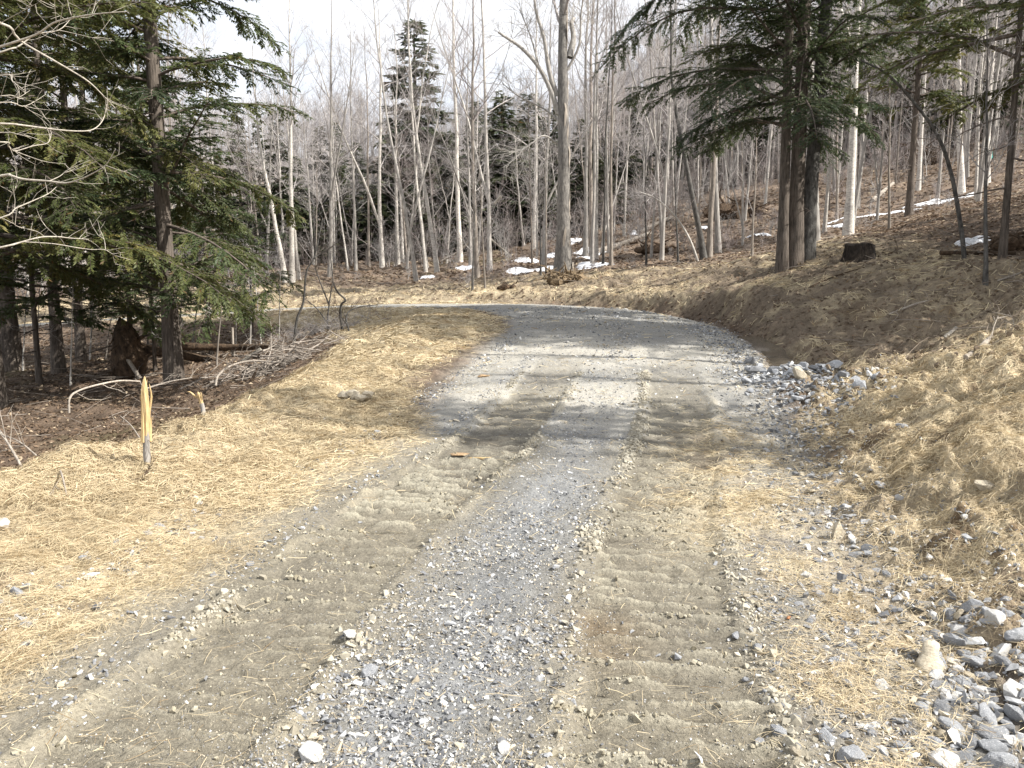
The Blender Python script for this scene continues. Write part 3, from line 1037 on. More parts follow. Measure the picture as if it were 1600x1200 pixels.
# ------------------------------------------------------------------ conifers
def conifer_meshes(seed, Ht, r0, top=(0, 0), z0=.15, nbr=60, blen=3.0, prof=.6, droop=.10, sec_gap=.115, sec_len=.5, leaf=(.09, .026), leaf_gap=.025,
                   pal=None, bias=None, dead=6, bark='hembark', initial=8, tipdroop=.10, keep=1.0, bow=None, gaps=0.0):
    """(trunk, dead limbs, crown): drooping flat sprays built of many small blades along the side twigs of every bough."""
    g = np.random.default_rng(seed)
    tb, cb = MB(), MB()
    lb = cb
    GB = (.10, .085, .07)
    main = stem_path(g, Ht, top, 14, .006, bow)
    t = np.linspace(0, 1, 14)
    rad = r0 * (.05 + .95 * (1 - t) ** .8)
    rad[0] *= 1.35
    P0 = main.copy()
    P0[0, 2] -= .3
    tubes(tb, P0, rad, 12)
    tt = z0 + (1 - z0) * (np.arange(nbr) + g.random(nbr)) / nbr
    tt = tt.clip(0, .985)
    if gaps:
        gk = g.random(nbr) > gaps
        tt = tt[gk]
    m = len(tt)
    st, d = along(main[None], np.zeros(m, int), tt)
    az = np.arange(m) * 2.39996 + g.normal(0, .4, m)
    if bias is not None:                       # boughs reach further to one side (the open side)
        ang = math.atan2(bias[1], bias[0])
        w = 1 + bias[2] * np.cos(az - ang)
    else:
        w = np.ones(m)
    u = (tt - z0) / (1 - z0)
    L = blen * np.clip((1 - u) ** prof, .05, 1) * (0.55 + .45 * np.clip(u * 9 + .35, 0, 1)) * g.uniform(.65, 1.15, m) * w
    el = np.radians(initial + g.normal(0, 15, m) + 22 * u)
    dv = np.stack([np.cos(az) * np.cos(el), np.sin(az) * np.cos(el), np.sin(el)], -1)
    NB = 8
    PR = grow(g, st, dv, L, NB, .05, -np.linspace(.02, droop * 1.6, NB))
    r1 = np.clip(.012 * L + .004, .006, .05)
    q = np.linspace(0, 1, NB)
    tubes(lb, PR, r1[:, None] * (1 - .85 * q)[None], 4, GB)
    # dead limbs low on the trunk
    if dead:
        td = g.uniform(.05, z0 + .2, dead)
        sd, _ = along(main[None], np.zeros(dead, int), td)
        aa = g.uniform(0, 6.28, dead)
        dd = np.stack([np.cos(aa), np.sin(aa), g.uniform(-.25, .1, dead)], -1)
        Ld = g.uniform(.5, 2.2, dead)
        PD = grow(g, sd, dd, Ld, 6, .10, -.02)
        tubes(lb, PD, (.011 + .006 * Ld)[:, None] * (1 - .8 * np.linspace(0, 1, 6))[None], 4, GB)
        i2 = np.repeat(np.arange(dead), 6)
        s2, d2 = along(PD, i2, g.uniform(.3, 1, len(i2)))
        P2 = grow(g, s2, side_dir(g, d2, np.radians(g.uniform(30, 60, len(i2)))), g.uniform(.15, .6, len(i2)), 3, .15, -.03)
        tubes(lb, P2, np.full((len(i2), 3), .005) * np.array([1, .8, .4]), 3, GB)
    # side twigs
    cnt = np.maximum(3, (L / sec_gap).astype(int) * 2)
    idx = np.repeat(np.arange(m), cnt)
    ts = g.random(len(idx)) * .85 + .15
    s2, d2 = along(PR, idx, ts)
    sgn = np.where(np.arange(len(idx)) % 2 == 0, 1, -1)
    hor = unit(np.cross(d2, np.array([[0, 0, 1.]]))) * sgn[:, None]
    fw = np.radians(g.uniform(35, 65, len(idx)))
    dv2 = unit(d2 * np.cos(fw)[:, None] + hor * np.sin(fw)[:, None] + g.normal(0, .12, d2.shape))
    L2 = sec_len * L[idx] ** .6 * (1.15 - .75 * ts) * g.uniform(.5, 1.2, len(idx)) + .08
    P2 = grow(g, s2, dv2, L2, 4, .08, -np.array([.05, .5 * tipdroop + .04, tipdroop + .06, tipdroop + .1]))
    tubes(lb, P2, np.full((len(idx), 4), .004) * np.array([1, .8, .6, .4]), 3, GB)
    # needle blades
    lc = np.maximum(3, (L2 / leaf_gap).astype(int) * 2)
    if keep < 1:
        alive = g.random(len(idx)) < keep
        lc = np.where(alive, lc, 0)
    id3 = np.repeat(np.arange(len(idx)), lc)
    t3 = g.random(len(id3))
    p, dd = along(P2, id3, t3)
    sg = np.where(g.random(len(id3)) < .5, 1, -1)
    up = np.array([[0, 0, 1.]])
    sd = unit(np.cross(dd, up)) * sg[:, None]
    nrm = unit(np.cross(sd, dd) * sg[:, None] + g.normal(0, .45, dd.shape))
    dirv = unit(dd * .75 + sd * .65 + g.normal(0, .18, dd.shape) + np.array([[0, 0, -.18]]))
    wv = unit(np.cross(nrm, dirv))
    LL = (leaf[0] * g.uniform(.6, 1.35, len(id3)))[:, None]
    WW = (leaf[1] * g.uniform(.7, 1.3, len(id3)))[:, None] * .5
    V = np.stack([p, p + dirv * LL * .5 + wv * WW, p + dirv * LL, p + dirv * LL * .5 - wv * WW], 1)
    pal = np.array(pal if pal is not None else [(.028, .048, .018), (.05, .078, .026), (.085, .105, .034), (.13, .12, .04)])
    tone = g.normal(.42, .2, m)[idx] + g.normal(0, .13, len(idx))
    tone = (tone[id3] + g.normal(0, .10, len(id3)) + .1 * (t3 - .5)).clip(0, .999) * (len(pal) - 1)
    i0 = np.floor(tone).astype(int)
    f = (tone - i0)[:, None]
    c = pal[i0] * (1 - f) + pal[i0 + 1] * f
    c = np.where((g.random(len(id3)) < .025)[:, None], np.array([.14, .085, .035]), c)
    cb.mi = 1
    cb.add(V.reshape(-1, 3), np.arange(len(id3) * 4).reshape(-1, 4), np.repeat(c, 4, 0))
    return tb.mesh('trunk', M[bark]), cb.mesh('crown', [M['twigdark'], M['needle']])

def place_conifer(name, label, seed, loc, Ht, r0, group=None, **kw):
    tm, cm = conifer_meshes(seed, Ht, r0, **kw)
    t = thing(name, label, 'tree', loc, 0, group)
    obj('trunk', tm, t)
    obj('crown', cm, t)
    return t

OLIVE = [(.062, .08, .03), (.115, .132, .046), (.17, .168, .058), (.23, .20, .07)]
DARK = [(.048, .074, .036), (.083, .115, .052), (.115, .148, .064), (.15, .17, .072)]
FAR = [(.045, .062, .036), (.07, .088, .048), (.10, .112, .058), (.13, .13, .066)]

def gp(px, d):
    b = base_at(px, d)
    b[2] = S(b[0], b[1])
    return b

def lean_to(b, px, py, Ht):
    """horizontal drift of a stem of height Ht from base b that passes image point (px,py) at its own depth."""
    q = at_depth(px, py, b[1])
    k = Ht / max(.5, q[2] - b[2])
    return ((q[0] - b[0]) * k, 0.0, 1)

# --- left side hemlocks
b = gp(273, 16.7)
place_conifer('hemlock_tree', 'tall hemlock with stout furrowed trunk standing alone at the edge of the straw slope', 11, b, 23, .175, top=(-.45, .3), z0=.075, nbr=165, blen=2.85, prof=.42,
              droop=.085, pal=[DARK[0], DARK[1], OLIVE[1], OLIVE[2]], bias=(1, -.2, .12), gaps=.14, dead=9, tipdroop=.2)
b = gp(-15, 15.5)
place_conifer('hemlock_tree', 'old hemlock with olive drooping boughs and thick dark trunk at the shady hollow', 12, b, 21, .25, z0=.13, nbr=140, blen=4.6, prof=.5,
              droop=.12, pal=OLIVE, bias=(1, .1, .3), dead=8, tipdroop=.2)
b = gp(92, 21)
place_conifer('hemlock_tree', 'slim hemlock with straight dark trunk deep in the shady hollow', 13, b, 18, .15, z0=.2, nbr=80, blen=3.0, pal=OLIVE, dead=10, sec_gap=.15, tipdroop=.16, leaf=(.10, .03), leaf_gap=.028)
b = gp(18, 22)
place_conifer('hemlock_tree', 'hemlock with broad dark trunk behind the drooping olive boughs', 14, b, 20, .27, z0=.18, nbr=80, blen=3.2, pal=DARK, dead=10, sec_gap=.15, tipdroop=.16, leaf=(.10, .03), leaf_gap=.028)
b = gp(128, 22.5)
place_conifer('hemlock_tree', 'middling hemlock leaning beside the rotten root stump', 15, b, 16, .13, z0=.13, nbr=80, blen=2.7, pal=OLIVE, dead=8, sec_gap=.15, leaf=(.10, .03), leaf_gap=.028)
b = gp(205, 25)
place_conifer('hemlock_tree', 'young bushy green hemlock behind the rotten root stump', 16, b, 9, .09, z0=.1, nbr=70, blen=2.4, pal=[OLIVE[0], DARK[2], (.075, .105, .035), OLIVE[2]], dead=4, sec_gap=.15, leaf=(.10, .03), leaf_gap=.028)
b = gp(330, 22)
place_conifer('hemlock_tree', 'small green hemlock sapling behind the lone tall hemlock', 17, b, 6.5, .06, z0=.16, nbr=56, blen=2.1, pal=[DARK[0], DARK[2], (.07, .10, .035), OLIVE[2]], dead=4, sec_gap=.15)
b = gp(395, 24)
place_conifer('hemlock_tree', 'low ragged hemlock sapling between the lone hemlock and the crooked shrubs', 25, b, 4.6, .045, z0=.2, nbr=34, blen=1.7, pal=[DARK[0], DARK[2], (.07, .10, .035), OLIVE[2]], dead=4, sec_gap=.15, gaps=.2)
b = gp(62, 19)
place_conifer('hemlock_tree', 'young green hemlock filling the space before the broad dark trunk', 28, b, 7.5, .07, z0=.2, nbr=64, blen=2.2, pal=[OLIVE[0], DARK[2], (.085, .115, .04), OLIVE[2]], dead=4, sec_gap=.14, leaf=(.10, .03), leaf_gap=.028)
b = gp(243, 19.5)
place_conifer('hemlock_tree', 'low green hemlock sapling hugging the lone tall hemlock', 29, b, 6.2, .05, z0=.18, nbr=56, blen=1.9, pal=[DARK[0], DARK[2], (.08, .11, .04), OLIVE[2]], dead=4, sec_gap=.14)
b = gp(150, 30)
place_conifer('hemlock_tree', 'hemlock at the back of the hollow near the descending road', 18, b, 17, .16, z0=.13, nbr=70, blen=3.2, pal=OLIVE, dead=6, sec_gap=.2, leaf=(.19, .07), leaf_gap=.05)
b = gp(240, 36)
place_conifer('hemlock_tree', 'dark hemlock beyond the descending road seen past the lone trunk', 27, b, 15, .16, z0=.10, nbr=60, blen=3.0, pal=DARK, dead=6, sec_gap=.22, leaf=(.2, .075), leaf_gap=.06)
b = np.array([-9.4, 9.5, S(-9.4, 9.5)])
place_conifer('hemlock_tree', 'hemlock whose olive bough tips hang in above the hollow from the frame edge', 19, b, 17, .22, z0=.28, nbr=60, blen=3.9, pal=OLIVE, bias=(1, .6, .25), dead=2, tipdroop=.2, sec_gap=.12)

# --- right side hemlocks on the bank top
b = gp(1222, 22)
place_conifer('hemlock_tree', 'slimmer twin trunk hemlock on the bank top joined at its base', 21, b, 19, .145, top=(-.1, .2), z0=.19, nbr=86, blen=4.6, prof=.5, droop=.15, leaf=(.085, .023), leaf_gap=.024, pal=DARK, bias=(-1, -.4, .4), dead=5, tipdroop=.18)
b = gp(1241, 22.15)
place_conifer('hemlock_tree', 'thicker twin trunk hemlock on the bank top with dark wide boughs', 22, b, 21, .205, top=(-.05, .3), z0=.17, nbr=104, blen=4.9, prof=.5, droop=.15, leaf=(.085, .023), leaf_gap=.024, pal=DARK, bias=(-.8, -.6, .4), dead=6, tipdroop=.18)
b = gp(1566, 17)
place_conifer('hemlock_tree', 'spindly hemlock with sparse yellowish boughs on the shaded bank', 23, b, 11, .075, top=(-.1, 0), z0=.33, nbr=36, blen=3.1, prof=.4, droop=.09, pal=OLIVE, bias=(-1, 0, .3), dead=16, keep=.75, sec_gap=.16)
b = gp(1690, 15.5)
place_conifer('hemlock_tree', 'dark branched hemlock reaching in over the shaded bank from the frame edge', 24, b, 13, .14, z0=.25, nbr=42, blen=3.6, prof=.4, pal=OLIVE, bias=(-1, 0, .3), dead=14, keep=.7, sec_gap=.16)
b = gp(1420, 36)
place_conifer('hemlock_tree', 'olive hemlock up the hillside behind the pale forked birch', 26, b, 17, .15, z0=.26, nbr=66, blen=3.3, pal=OLIVE, dead=8, sec_gap=.22, leaf=(.2, .075), leaf_gap=.06, keep=.85)

# --- far conifers, dark between the bare trees
far_con = [(650, 62, 17.5, 5.4, 'tall pointed spruce standing dark above the bare trees past the bend'),
           (785, 60, 10.5, 4.6, 'broad dark spruce low beside the stout dying tree'),
           (742, 66, 11.5, 2.6, 'narrow dark spruce between the pointed one and the broad one'),
           (826, 70, 11.5, 4.8, 'dark spruce half hidden just past the stout dying tree'),
           (505, 64, 10.5, 2.6, 'dark spruce half hidden by leaning birches past the straw verge'),
           (560, 70, 9.5, 2.6, 'low spruce in the far woods between two pale birches'),
           (690, 74, 10, 3.0, 'low wide spruce below the tall pointed spruce'),
           (605, 72, 9, 2.6, 'short spruce in shade behind the leaning pale birches'),
           (440, 58, 11, 2.3, 'spruce behind the lone tall hemlock past the road'),
           (940, 76, 12, 2.8, 'spruce partly screened by thin trunks up the slope'),
           (1400, 75, 15, 2.9, 'pointed conifer on the skyline of the hillside'),
           (1090, 84, 13, 2.6, 'conifer high on the hillside behind twin boughs'),
           (720, 58, 6.5, 2.1, 'small dark spruce low behind the straight white birch'),
           (800, 58, 6.0, 2.1, 'small dark spruce behind the snow patches'),
           (1500, 66, 14, 2.7, 'conifer high behind the arched sapling'),
           (380, 66, 13, 2.5, 'far spruce seen through the lone tall hemlock')]
more_ = [(px, d, h) for px, d, h in ((470, 60, 8), (535, 58, 7), (620, 63, 10), (670, 59, 7), (708, 64, 9), (760, 68, 11), (815, 64, 9), (862, 66, 10), (905, 62, 8), (985, 68, 10), (1045, 74, 11), (345, 60, 9), (300, 64, 11), (410, 70, 12), (1180, 72, 10), (1290, 76, 11), (1360, 70, 8), (1560, 62, 10), (585, 57, 5.5), (640, 56, 5), (850, 58, 5), (780, 74, 13), (530, 76, 12), (930, 58, 5))]
far_con += [(px, d, h, 2.0 + .25 * (i % 4), ('small' if h < 7.5 else 'medium' if h < 10.5 else 'tall') + ' dark conifer among the bare trunks ' + ('of the hillside' if px > 960 else 'past the bend')) for i, (px, d, h) in enumerate(more_)]
protos = []
for i in range(4):
    protos.append(conifer_meshes(60 + i, 14, .16, z0=.06, nbr=130, blen=2.6, prof=.85, droop=.10, sec_gap=.26, sec_len=.6, leaf=(.34, .13), leaf_gap=.085, pal=FAR, dead=0, initial=4))
for i, (px, d, ht, wd, lab) in enumerate(far_con):
    b = gp(px, d)
    t = thing('spruce_tree', lab, 'tree', b, i * 1.3, 'dark conifers in the far woods')
    tm, cm = protos[i % 4]
    obj('trunk', tm, t)
    obj('crown', cm, t)
    t.scale = (wd / 2.6, wd / 2.6, ht / 14)

# --- bare trees with a face of their own: (label, px base, depth, px/py passed higher up, height, radius, options)
hero = [
    ('stout grey dying tree with peeling bark and bare limbs beside the road bend', 879, 34.5, 882, 20, 20, .31, dict(bark='patchy', bole=.42, nprim=16, plen=.24, elev=(30, 60), minr=.007)),
    ('straight bright white birch rising beyond the small snow patch', 719, 48, 704, 60, 19, .15, dict(bark='birch', bole=.45)),
    ('white birch leaning away from the clearing, nearer of the slanting pair', 684, 44, 650, 150, 17, .115, dict(bark='birch', bole=.4, forks=2)),
    ('thin white birch slanting beside the leaning birch pair', 666, 45, 640, 180, 16, .085, dict(bark='birch', bole=.4)),
    ('leaning grey trunk ending at the little snow patch by the road', 651, 41, 610, 240, 15, .10, dict(bark='grey', bole=.35, forks=2, bow=(.2, 0))),
    ('pale upright birch with a fork low on its trunk past the verge', 597, 48, 592, 150, 15, .13, dict(bark='birch', bole=.35, forks=2)),
    ('pale birch standing beside a short broken snag', 622, 50, 617, 180, 14, .12, dict(bark='birch', bole=.4)),
    ('brownish pole tree between the two pale birches', 576, 49, 572, 150, 14, .085, dict(bark='brownbark', bole=.4)),
    ('reddish brown tree with flaking bark behind the roadside shrub', 746, 40, 738, 150, 16, .11, dict(bark='brownbark', twig='twigred', bole=.4)),
    ('pair of close pale stems just short of the snow', 765, 43, 760, 80, 18, .12, dict(bark='grey', bole=.4, forks=2)),
    ('white trunk with dark foot behind the larger snow patch', 833, 52, 838, 160, 16, .14, dict(bark='birch', bole=.4)),
    ('grey pole tree close behind the stout dying tree', 915, 44, 912, 60, 18, .12, dict(bark='grey', bole=.4)),
    ('dark slim tree by the roadside snow, tall above the bank', 925, 47, 918, 30, 20, .13, dict(bark='brownbark', bole=.45)),
    ('pale pole with smooth bark beside the longest snow patch', 925, 37.5, 928, 250, 15, .08, dict(bark='grey', bole=.5, nprim=12)),
    ('thin dark pole standing next to the smooth pale pole', 942, 37, 946, 250, 13, .055, dict(bark='darkbark', bole=.5, nprim=12)),
    ('brown pole nearer the cut bank than the snow', 955, 36.5, 958, 250, 14, .075, dict(bark='brownbark', bole=.5, nprim=14)),
    ('white birch nearest the straw beyond the descending road', 457, 42, 455, 250, 14, .13, dict(bark='birch', bole=.4)),
    ('white trunk bent at the top beside the birch nearest the straw', 447, 42.5, 418, 280, 12, .12, dict(bark='birch', bole=.5, nprim=12)),
    ('short curved pale trunk at the straw verge', 468, 43, 458, 330, 11, .09, dict(bark='birch', bole=.4)),
    ('tan barked tree rising behind the crooked shrubs', 515, 45, 520, 150, 15, .12, dict(bark='grey', bole=.35, forks=2)),
    ('slanting thin white stem crossing behind the crooked shrubs', 545, 46, 520, 250, 12, .055, dict(bark='birch', bole=.5, nprim=10)),
    ('grey pole past the straw verge with twisted top', 556, 47, 552, 150, 14, .085, dict(bark='grey', bole=.4)),
    ('grey double stem with dark bark at the top of the cut bank', 1101, 34, 1066, 225, 11, .125, dict(bark='darkbark', bole=.45, nprim=14)),
    ('upright partner of the dark double stem at the bank top', 1108, 34.1, 1117, 225, 13, .12, dict(bark='brownbark', bole=.45, nprim=14)),
    ('dark lichened trunk leaning over the twin hemlocks', 1258, 22.3, 1290, 10, 18, .20, dict(bark='darkbark', bole=.55, nprim=16, elev=(15, 50))),
    ('pale trunk just behind the leaning dark trunk with flared roots', 1272, 27, 1268, 120, 17, .16, dict(bark='grey', bole=.5)),
    ('pale forked birch beside the long snow drift', 1325, 31.5, 1338, 60, 18, .165, dict(bark='birch', bole=.4, forks=2)),
    ('spotted white birch on the hillside above the big snow drift', 1502, 44, 1496, 40, 18, .17, dict(bark='birch', bole=.45)),
    ('grey birch with a teal ribbon on its trunk', 1540, 46, 1552, 60, 17, .19, dict(bark='birch', bole=.45)),
    ('white birch with thin trunk between forked birch and drift', 1340, 46, 1350, 200, 15, .11, dict(bark='birch', bole=.45)),
    ('slim pale birch right of the drift against the hillside', 1434, 48, 1440, 180, 16, .12, dict(bark='birch', bole=.45)),
]
hero_obj = {}
for i, (lab, px, d, tx, ty, ht, r0, kw) in enumerate(hero):
    b = gp(px, d)
    kw = dict(dict(nprim=20, nsec=6, ntw=4), **kw)
    hero_obj[lab] = place_bare('bare_tree', lab, 400 + i, b, ht, r0, top=lean_to(b, tx, ty, ht), **kw)

# pale strips where its bark has come off (on the side toward the sun)
t = hero_obj['stout grey dying tree with peeling bark and bare limbs beside the road bend']
tr_ = [c for c in t.children if c.name.startswith('trunk')][0]
Vt = np.array([v.co[:] for v in tr_.data.vertices])
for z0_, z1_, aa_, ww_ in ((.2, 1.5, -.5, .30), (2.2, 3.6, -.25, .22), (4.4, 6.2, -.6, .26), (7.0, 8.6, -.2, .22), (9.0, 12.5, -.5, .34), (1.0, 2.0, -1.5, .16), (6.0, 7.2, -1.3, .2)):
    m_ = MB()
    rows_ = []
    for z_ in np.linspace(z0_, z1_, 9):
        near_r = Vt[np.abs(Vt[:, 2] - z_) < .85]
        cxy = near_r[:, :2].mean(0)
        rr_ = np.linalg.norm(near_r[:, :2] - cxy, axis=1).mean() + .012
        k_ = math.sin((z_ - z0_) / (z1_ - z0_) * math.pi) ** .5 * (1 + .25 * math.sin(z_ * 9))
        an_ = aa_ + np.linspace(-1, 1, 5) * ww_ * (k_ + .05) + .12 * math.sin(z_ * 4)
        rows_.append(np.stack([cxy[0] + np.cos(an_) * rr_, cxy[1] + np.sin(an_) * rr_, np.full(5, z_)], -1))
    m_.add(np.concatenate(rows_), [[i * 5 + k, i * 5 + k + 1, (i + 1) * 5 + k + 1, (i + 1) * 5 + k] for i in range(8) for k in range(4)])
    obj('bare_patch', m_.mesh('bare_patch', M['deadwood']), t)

# the teal ribbon round its birch
t = hero_obj['grey birch with a teal ribbon on its trunk']
mb = MB()
q = at_depth(1545, 243, 46)
lb_ = q - np.array(t.location)
a = np.linspace(0, 2 * np.pi, 20, endpoint=False)
ring = np.stack([np.cos(a) * .19, np.sin(a) * .19, np.zeros(20)], -1)
lo, hi = ring + lb_ - np.array([0, 0, .18]), ring + lb_ + np.array([0, 0, .18])
mb.add(np.concatenate([lo, hi, lo * 1.0]), [[i, (i + 1) % 20, 20 + (i + 1) % 20, 20 + i] for i in range(20)])
obj('ribbon', mb.mesh('ribbon', M['teal']), t)

# --- the many other bare trees
bare_protos = []
spec = [('birch', 'twig', 16, .11), ('grey', 'twig', 17, .12), ('grey', 'twigred', 15, .09), ('brownbark', 'twigred', 14, .085), ('birch', 'twig', 14, .08), ('grey', 'twig', 18, .14),
        ('brownbark', 'twig', 12, .065), ('grey', 'twig', 13, .07)]
words = {'birch': 'pale', 'grey': 'grey', 'brownbark': 'brown'}
for i, (bk, tw, ht, r0) in enumerate(spec):
    bare_protos.append((bare_meshes(700 + i, ht, r0, bole=.34, nprim=25, nsec=7, ntw=5, bark=bk, twig=tw, forks=1 + (i % 3 == 1), top=(random.uniform(-.9, .9), random.uniform(-.8, .8))), words[bk], r0))
taken = [(float(o.location.x), float(o.location.y)) for o in COL.objects if o.parent is None and 'category' in o]
cnt, tries = 0, 0
while cnt < 250 and tries < 9000:
    tries += 1
    d = 35 + 50 * random.random() ** 1.1
    px = random.uniform(-60, 1680)
    if d < 46 and 300 < px < 830:
        continue
    if d < 39 and px < 1000:
        continue
    b = gp(px, d)
    off, arc, _ = road_coords(b[0], b[1])
    if abs(off[0]) < 5:
        continue
    if any((b[0] - q[0]) ** 2 + (b[1] - q[1]) ** 2 < 1.1 for q in taken):
        continue
    taken.append((b[0], b[1]))
    (tm, cm), w, r0 = bare_protos[random.randrange(8)]
    s = random.uniform(.78, 1.12)
    zone = 'on the hillside above the cut bank' if px > 1000 else ('in the hollow woods past the lone hemlock' if px < 420 else 'in the woods past the road bend')
    dist = 'deep' if d > 62 else ('midway' if d > 48 else 'near the front')
    size = 'stout' if r0 * s > .115 else ('slender' if r0 * s < .085 else 'medium')
    t = thing('bare_tree', f'{size} {w} leafless tree {dist} {zone}', 'tree', b, random.uniform(0, 6.28), f'{size} {w} leafless trees {dist} {zone}')
    t.rotation_euler = (random.gauss(0, .05), random.gauss(0, .05), random.uniform(0, 6.28))
    hs = random.uniform(.55, .82) if 380 < px < 850 else random.uniform(.85, 1.1)
    t.scale = (s * .78, s * .78, s * hs)
    obj('trunk', tm, t)
    obj('crown', cm, t)
    cnt += 1

# far woods that read as one mass
mb = MB()
def low_tree(seed):
    g = np.random.default_rng(seed)
    m_ = MB()
    P = stem_path(g, 15, (g.normal(0, .8), g.normal(0, .8)), 8, .012)
    tubes(m_, P, .13 * (1 - .85 * np.linspace(0, 1, 8)), 5, (.33, .30, .275))
    m = 30
    tt = .25 + .74 * g.random(m)
    s0, _ = along(P[None], np.zeros(m, int), tt)
    az, el = g.uniform(0, 6.28, m), np.radians(g.uniform(25, 60, m))
    L = g.uniform(1.2, 3.2, m) * (1.2 - .6 * tt)
    PR = grow(g, s0, np.stack([np.cos(az) * np.cos(el), np.sin(az) * np.cos(el), np.sin(el)], -1), L, 4, .1, .06)
    tubes(m_, PR, np.full((m, 4), .022) * np.array([1, .75, .5, .3]), 3, (.33, .315, .31))
    idx = np.repeat(np.arange(m), 9)
    s2, d2 = along(PR, idx, g.uniform(.2, 1, len(idx)))
    P2 = grow(g, s2, side_dir(g, d2, np.radians(g.uniform(20, 55, len(idx)))), g.uniform(.5, 1.3, len(idx)), 3, .12, .1)
    tubes(m_, P2, np.full((len(idx), 3), .011) * np.array([1, .8, .5]), 3, (.345, .325, .325))
    return m_.arrays()
lows = [low_tree(900 + i) for i in range(6)]
for i in range(1400):
    px = random.uniform(-150, 1750) if i < 1120 else random.uniform(960, 1750)
    d = (84 if px < 950 else 66) + 100 * random.random() ** (1 if i < 1120 else 1.6)
    b = base_at(px, d)
    V, Fs, C = lows[i % 6]
    a, s = random.uniform(0, 6.28), random.uniform(.75, 1.15)
    Rm = np.array([[math.cos(a), -math.sin(a), 0], [math.sin(a), math.cos(a), 0], [0, 0, 1]])
    W = (V * s) @ Rm.T + b
    n0 = mb.n
    mb.V.append(W)
    mb.A.append(C * random.uniform(.75, 1.15))
    for F in Fs:
        mb.F.append(F + n0)
        mb.MI.append(0)
    mb.n += len(W)
far_m = attr_mat('far_wood_bark', .9, .1, 3)
kind(obj('distant_woods', mb.mesh('distant_woods', far_m)), 'stuff')

# trees of the right hand forest that stand outside the frame and throw the shade across bank and road
shade = [(9.2, 6.1, 11.6, 2.0, .34), (13.6, 13.2, 15, 3.0, .2), (17.2, 14.2, 18, 3.4, .2), (15.8, 17.6, 10.5, 2.8, .15), (21, 17.5, 11, 3.0, .1), (12.6, 15.6, 11, 2.0, .3), (19, 12.3, 21, 3.4, .35), (16.3, 11.0, 18, 2.3, .45), (23, 12.5, 23, 3.6, .3), (17.5, 21.5, 8, 2.4, .05), (22, 23, 10, 2.6, .05), (14.8, 17.2, 8.5, 2.3, .03), (17.4, 19.8, 9.5, 2.6, .03), (13.6, 14.6, 7.5, 2.0, .03), (21.5, 26.5, 8, 2.4, .05)]
for i, (x_, y_, ht, bl, z0) in enumerate(shade):
    b = np.array([x_, y_, S(x_, y_)])
    tm, cm = conifer_meshes(80 + i, ht, .16, z0=z0, nbr=66, blen=bl, pal=DARK, dead=3, sec_gap=.26, leaf=(.13, .045), leaf_gap=.06)
    t = thing('hemlock_tree', 'hemlock of the forest beside the road whose shade crosses the gravel', 'tree', b, 0, 'hemlocks shading the road')
    obj('trunk', tm, t)
    obj('crown', cm, t)

for i, (x_, y_, ht, r0) in enumerate(((9.6, 5.3, 14, .15), (12.4, 9.9, 16, .13), (13.5, 7.4, 15, .12))):
    tm, cm = bare_meshes(1500 + i, ht, r0, bole=.35, nprim=20, plen=.22, bark='grey', twig='twig')
    t = thing('bare_tree', 'leafless tree beside the road whose thin shadow crosses the gravel', 'tree', np.array([x_, y_, S(x_, y_)]), 0, 'bare trees shading the road')
    obj('trunk', tm, t)
    obj('crown', cm, t)

# ------------------------------------------------------------------ small things
def px_path(pts, d):
    """image polyline at a depth (one number or one per point) -> world points."""
    ds = d if np.ndim(d) else [d] * len(pts)
    return np.array([at_depth(a, b_, q) for (a, b_), q in zip(pts, ds)])

def smooth_path(P, per=4):
    if len(P) < 3:
        return np.array([P[0] + (P[1] - P[0]) * t for t in np.linspace(0, 1, 5)])
    Q = np.vstack([2 * P[0] - P[1], P, 2 * P[-1] - P[-2]])
    out = []
    for i in range(1, len(Q) - 2):
        for k in range(per):
            t = k / per
            out.append(.5 * (2 * Q[i] + (Q[i + 1] - Q[i - 1]) * t + (2 * Q[i - 1] - 5 * Q[i] + 4 * Q[i + 1] - Q[i + 2]) * t * t + (3 * Q[i] - Q[i - 1] - 3 * Q[i + 1] + Q[i + 2]) * t ** 3))
    return np.array(out + [P[-1]])

def rod(mb, P, r0, r1, k=7, jag=.06, smooth=4, close=True):
    P = smooth_path(np.asarray(P, float), smooth)
    n = len(P)
    r = np.linspace(r0, r1, n) * (1 + rng.normal(0, jag, n))
    tubes(mb, P, np.maximum(r, .002), k, close=close)
    return P

def twiggy(mb, P, g, n, L, r=.003, ang=(25, 55), sub=2, up=.05):
    P = P[None]
    s, d_ = along(P, np.zeros(n, int), g.uniform(.15, 1, n))
    Q = grow(g, s, side_dir(g, d_, np.radians(g.uniform(*ang, n))), L * g.uniform(.4, 1.2, n), 4, .16, up)
    tubes(mb, Q, np.full((n, 4), r) * np.array([1, .8, .6, .4]), 3)
    if sub:
        i = np.repeat(np.arange(n), sub)
        s, d_ = along(Q, i, g.uniform(.3, 1, len(i)))
        W = grow(g, s, side_dir(g, d_, np.radians(g.uniform(*ang, len(i)))), L * .45 * g.uniform(.4, 1.2, len(i)), 3, .16, up)
        tubes(mb, W, np.full((len(i), 3), r * .7) * np.array([1, .8, .5]), 3)

def solo(name, label, cat, mb, mat, loc, group=None, smooth=True):
    """one mesh thing whose origin is put at loc."""
    loc = np.asarray(loc, float)
    mb.V = [v - loc for v in mb.V]
    o = obj(name, mb.mesh(name, mat, smooth), None, loc)
    return tag(o, label, cat, group)

g0 = np.random.default_rng(5)

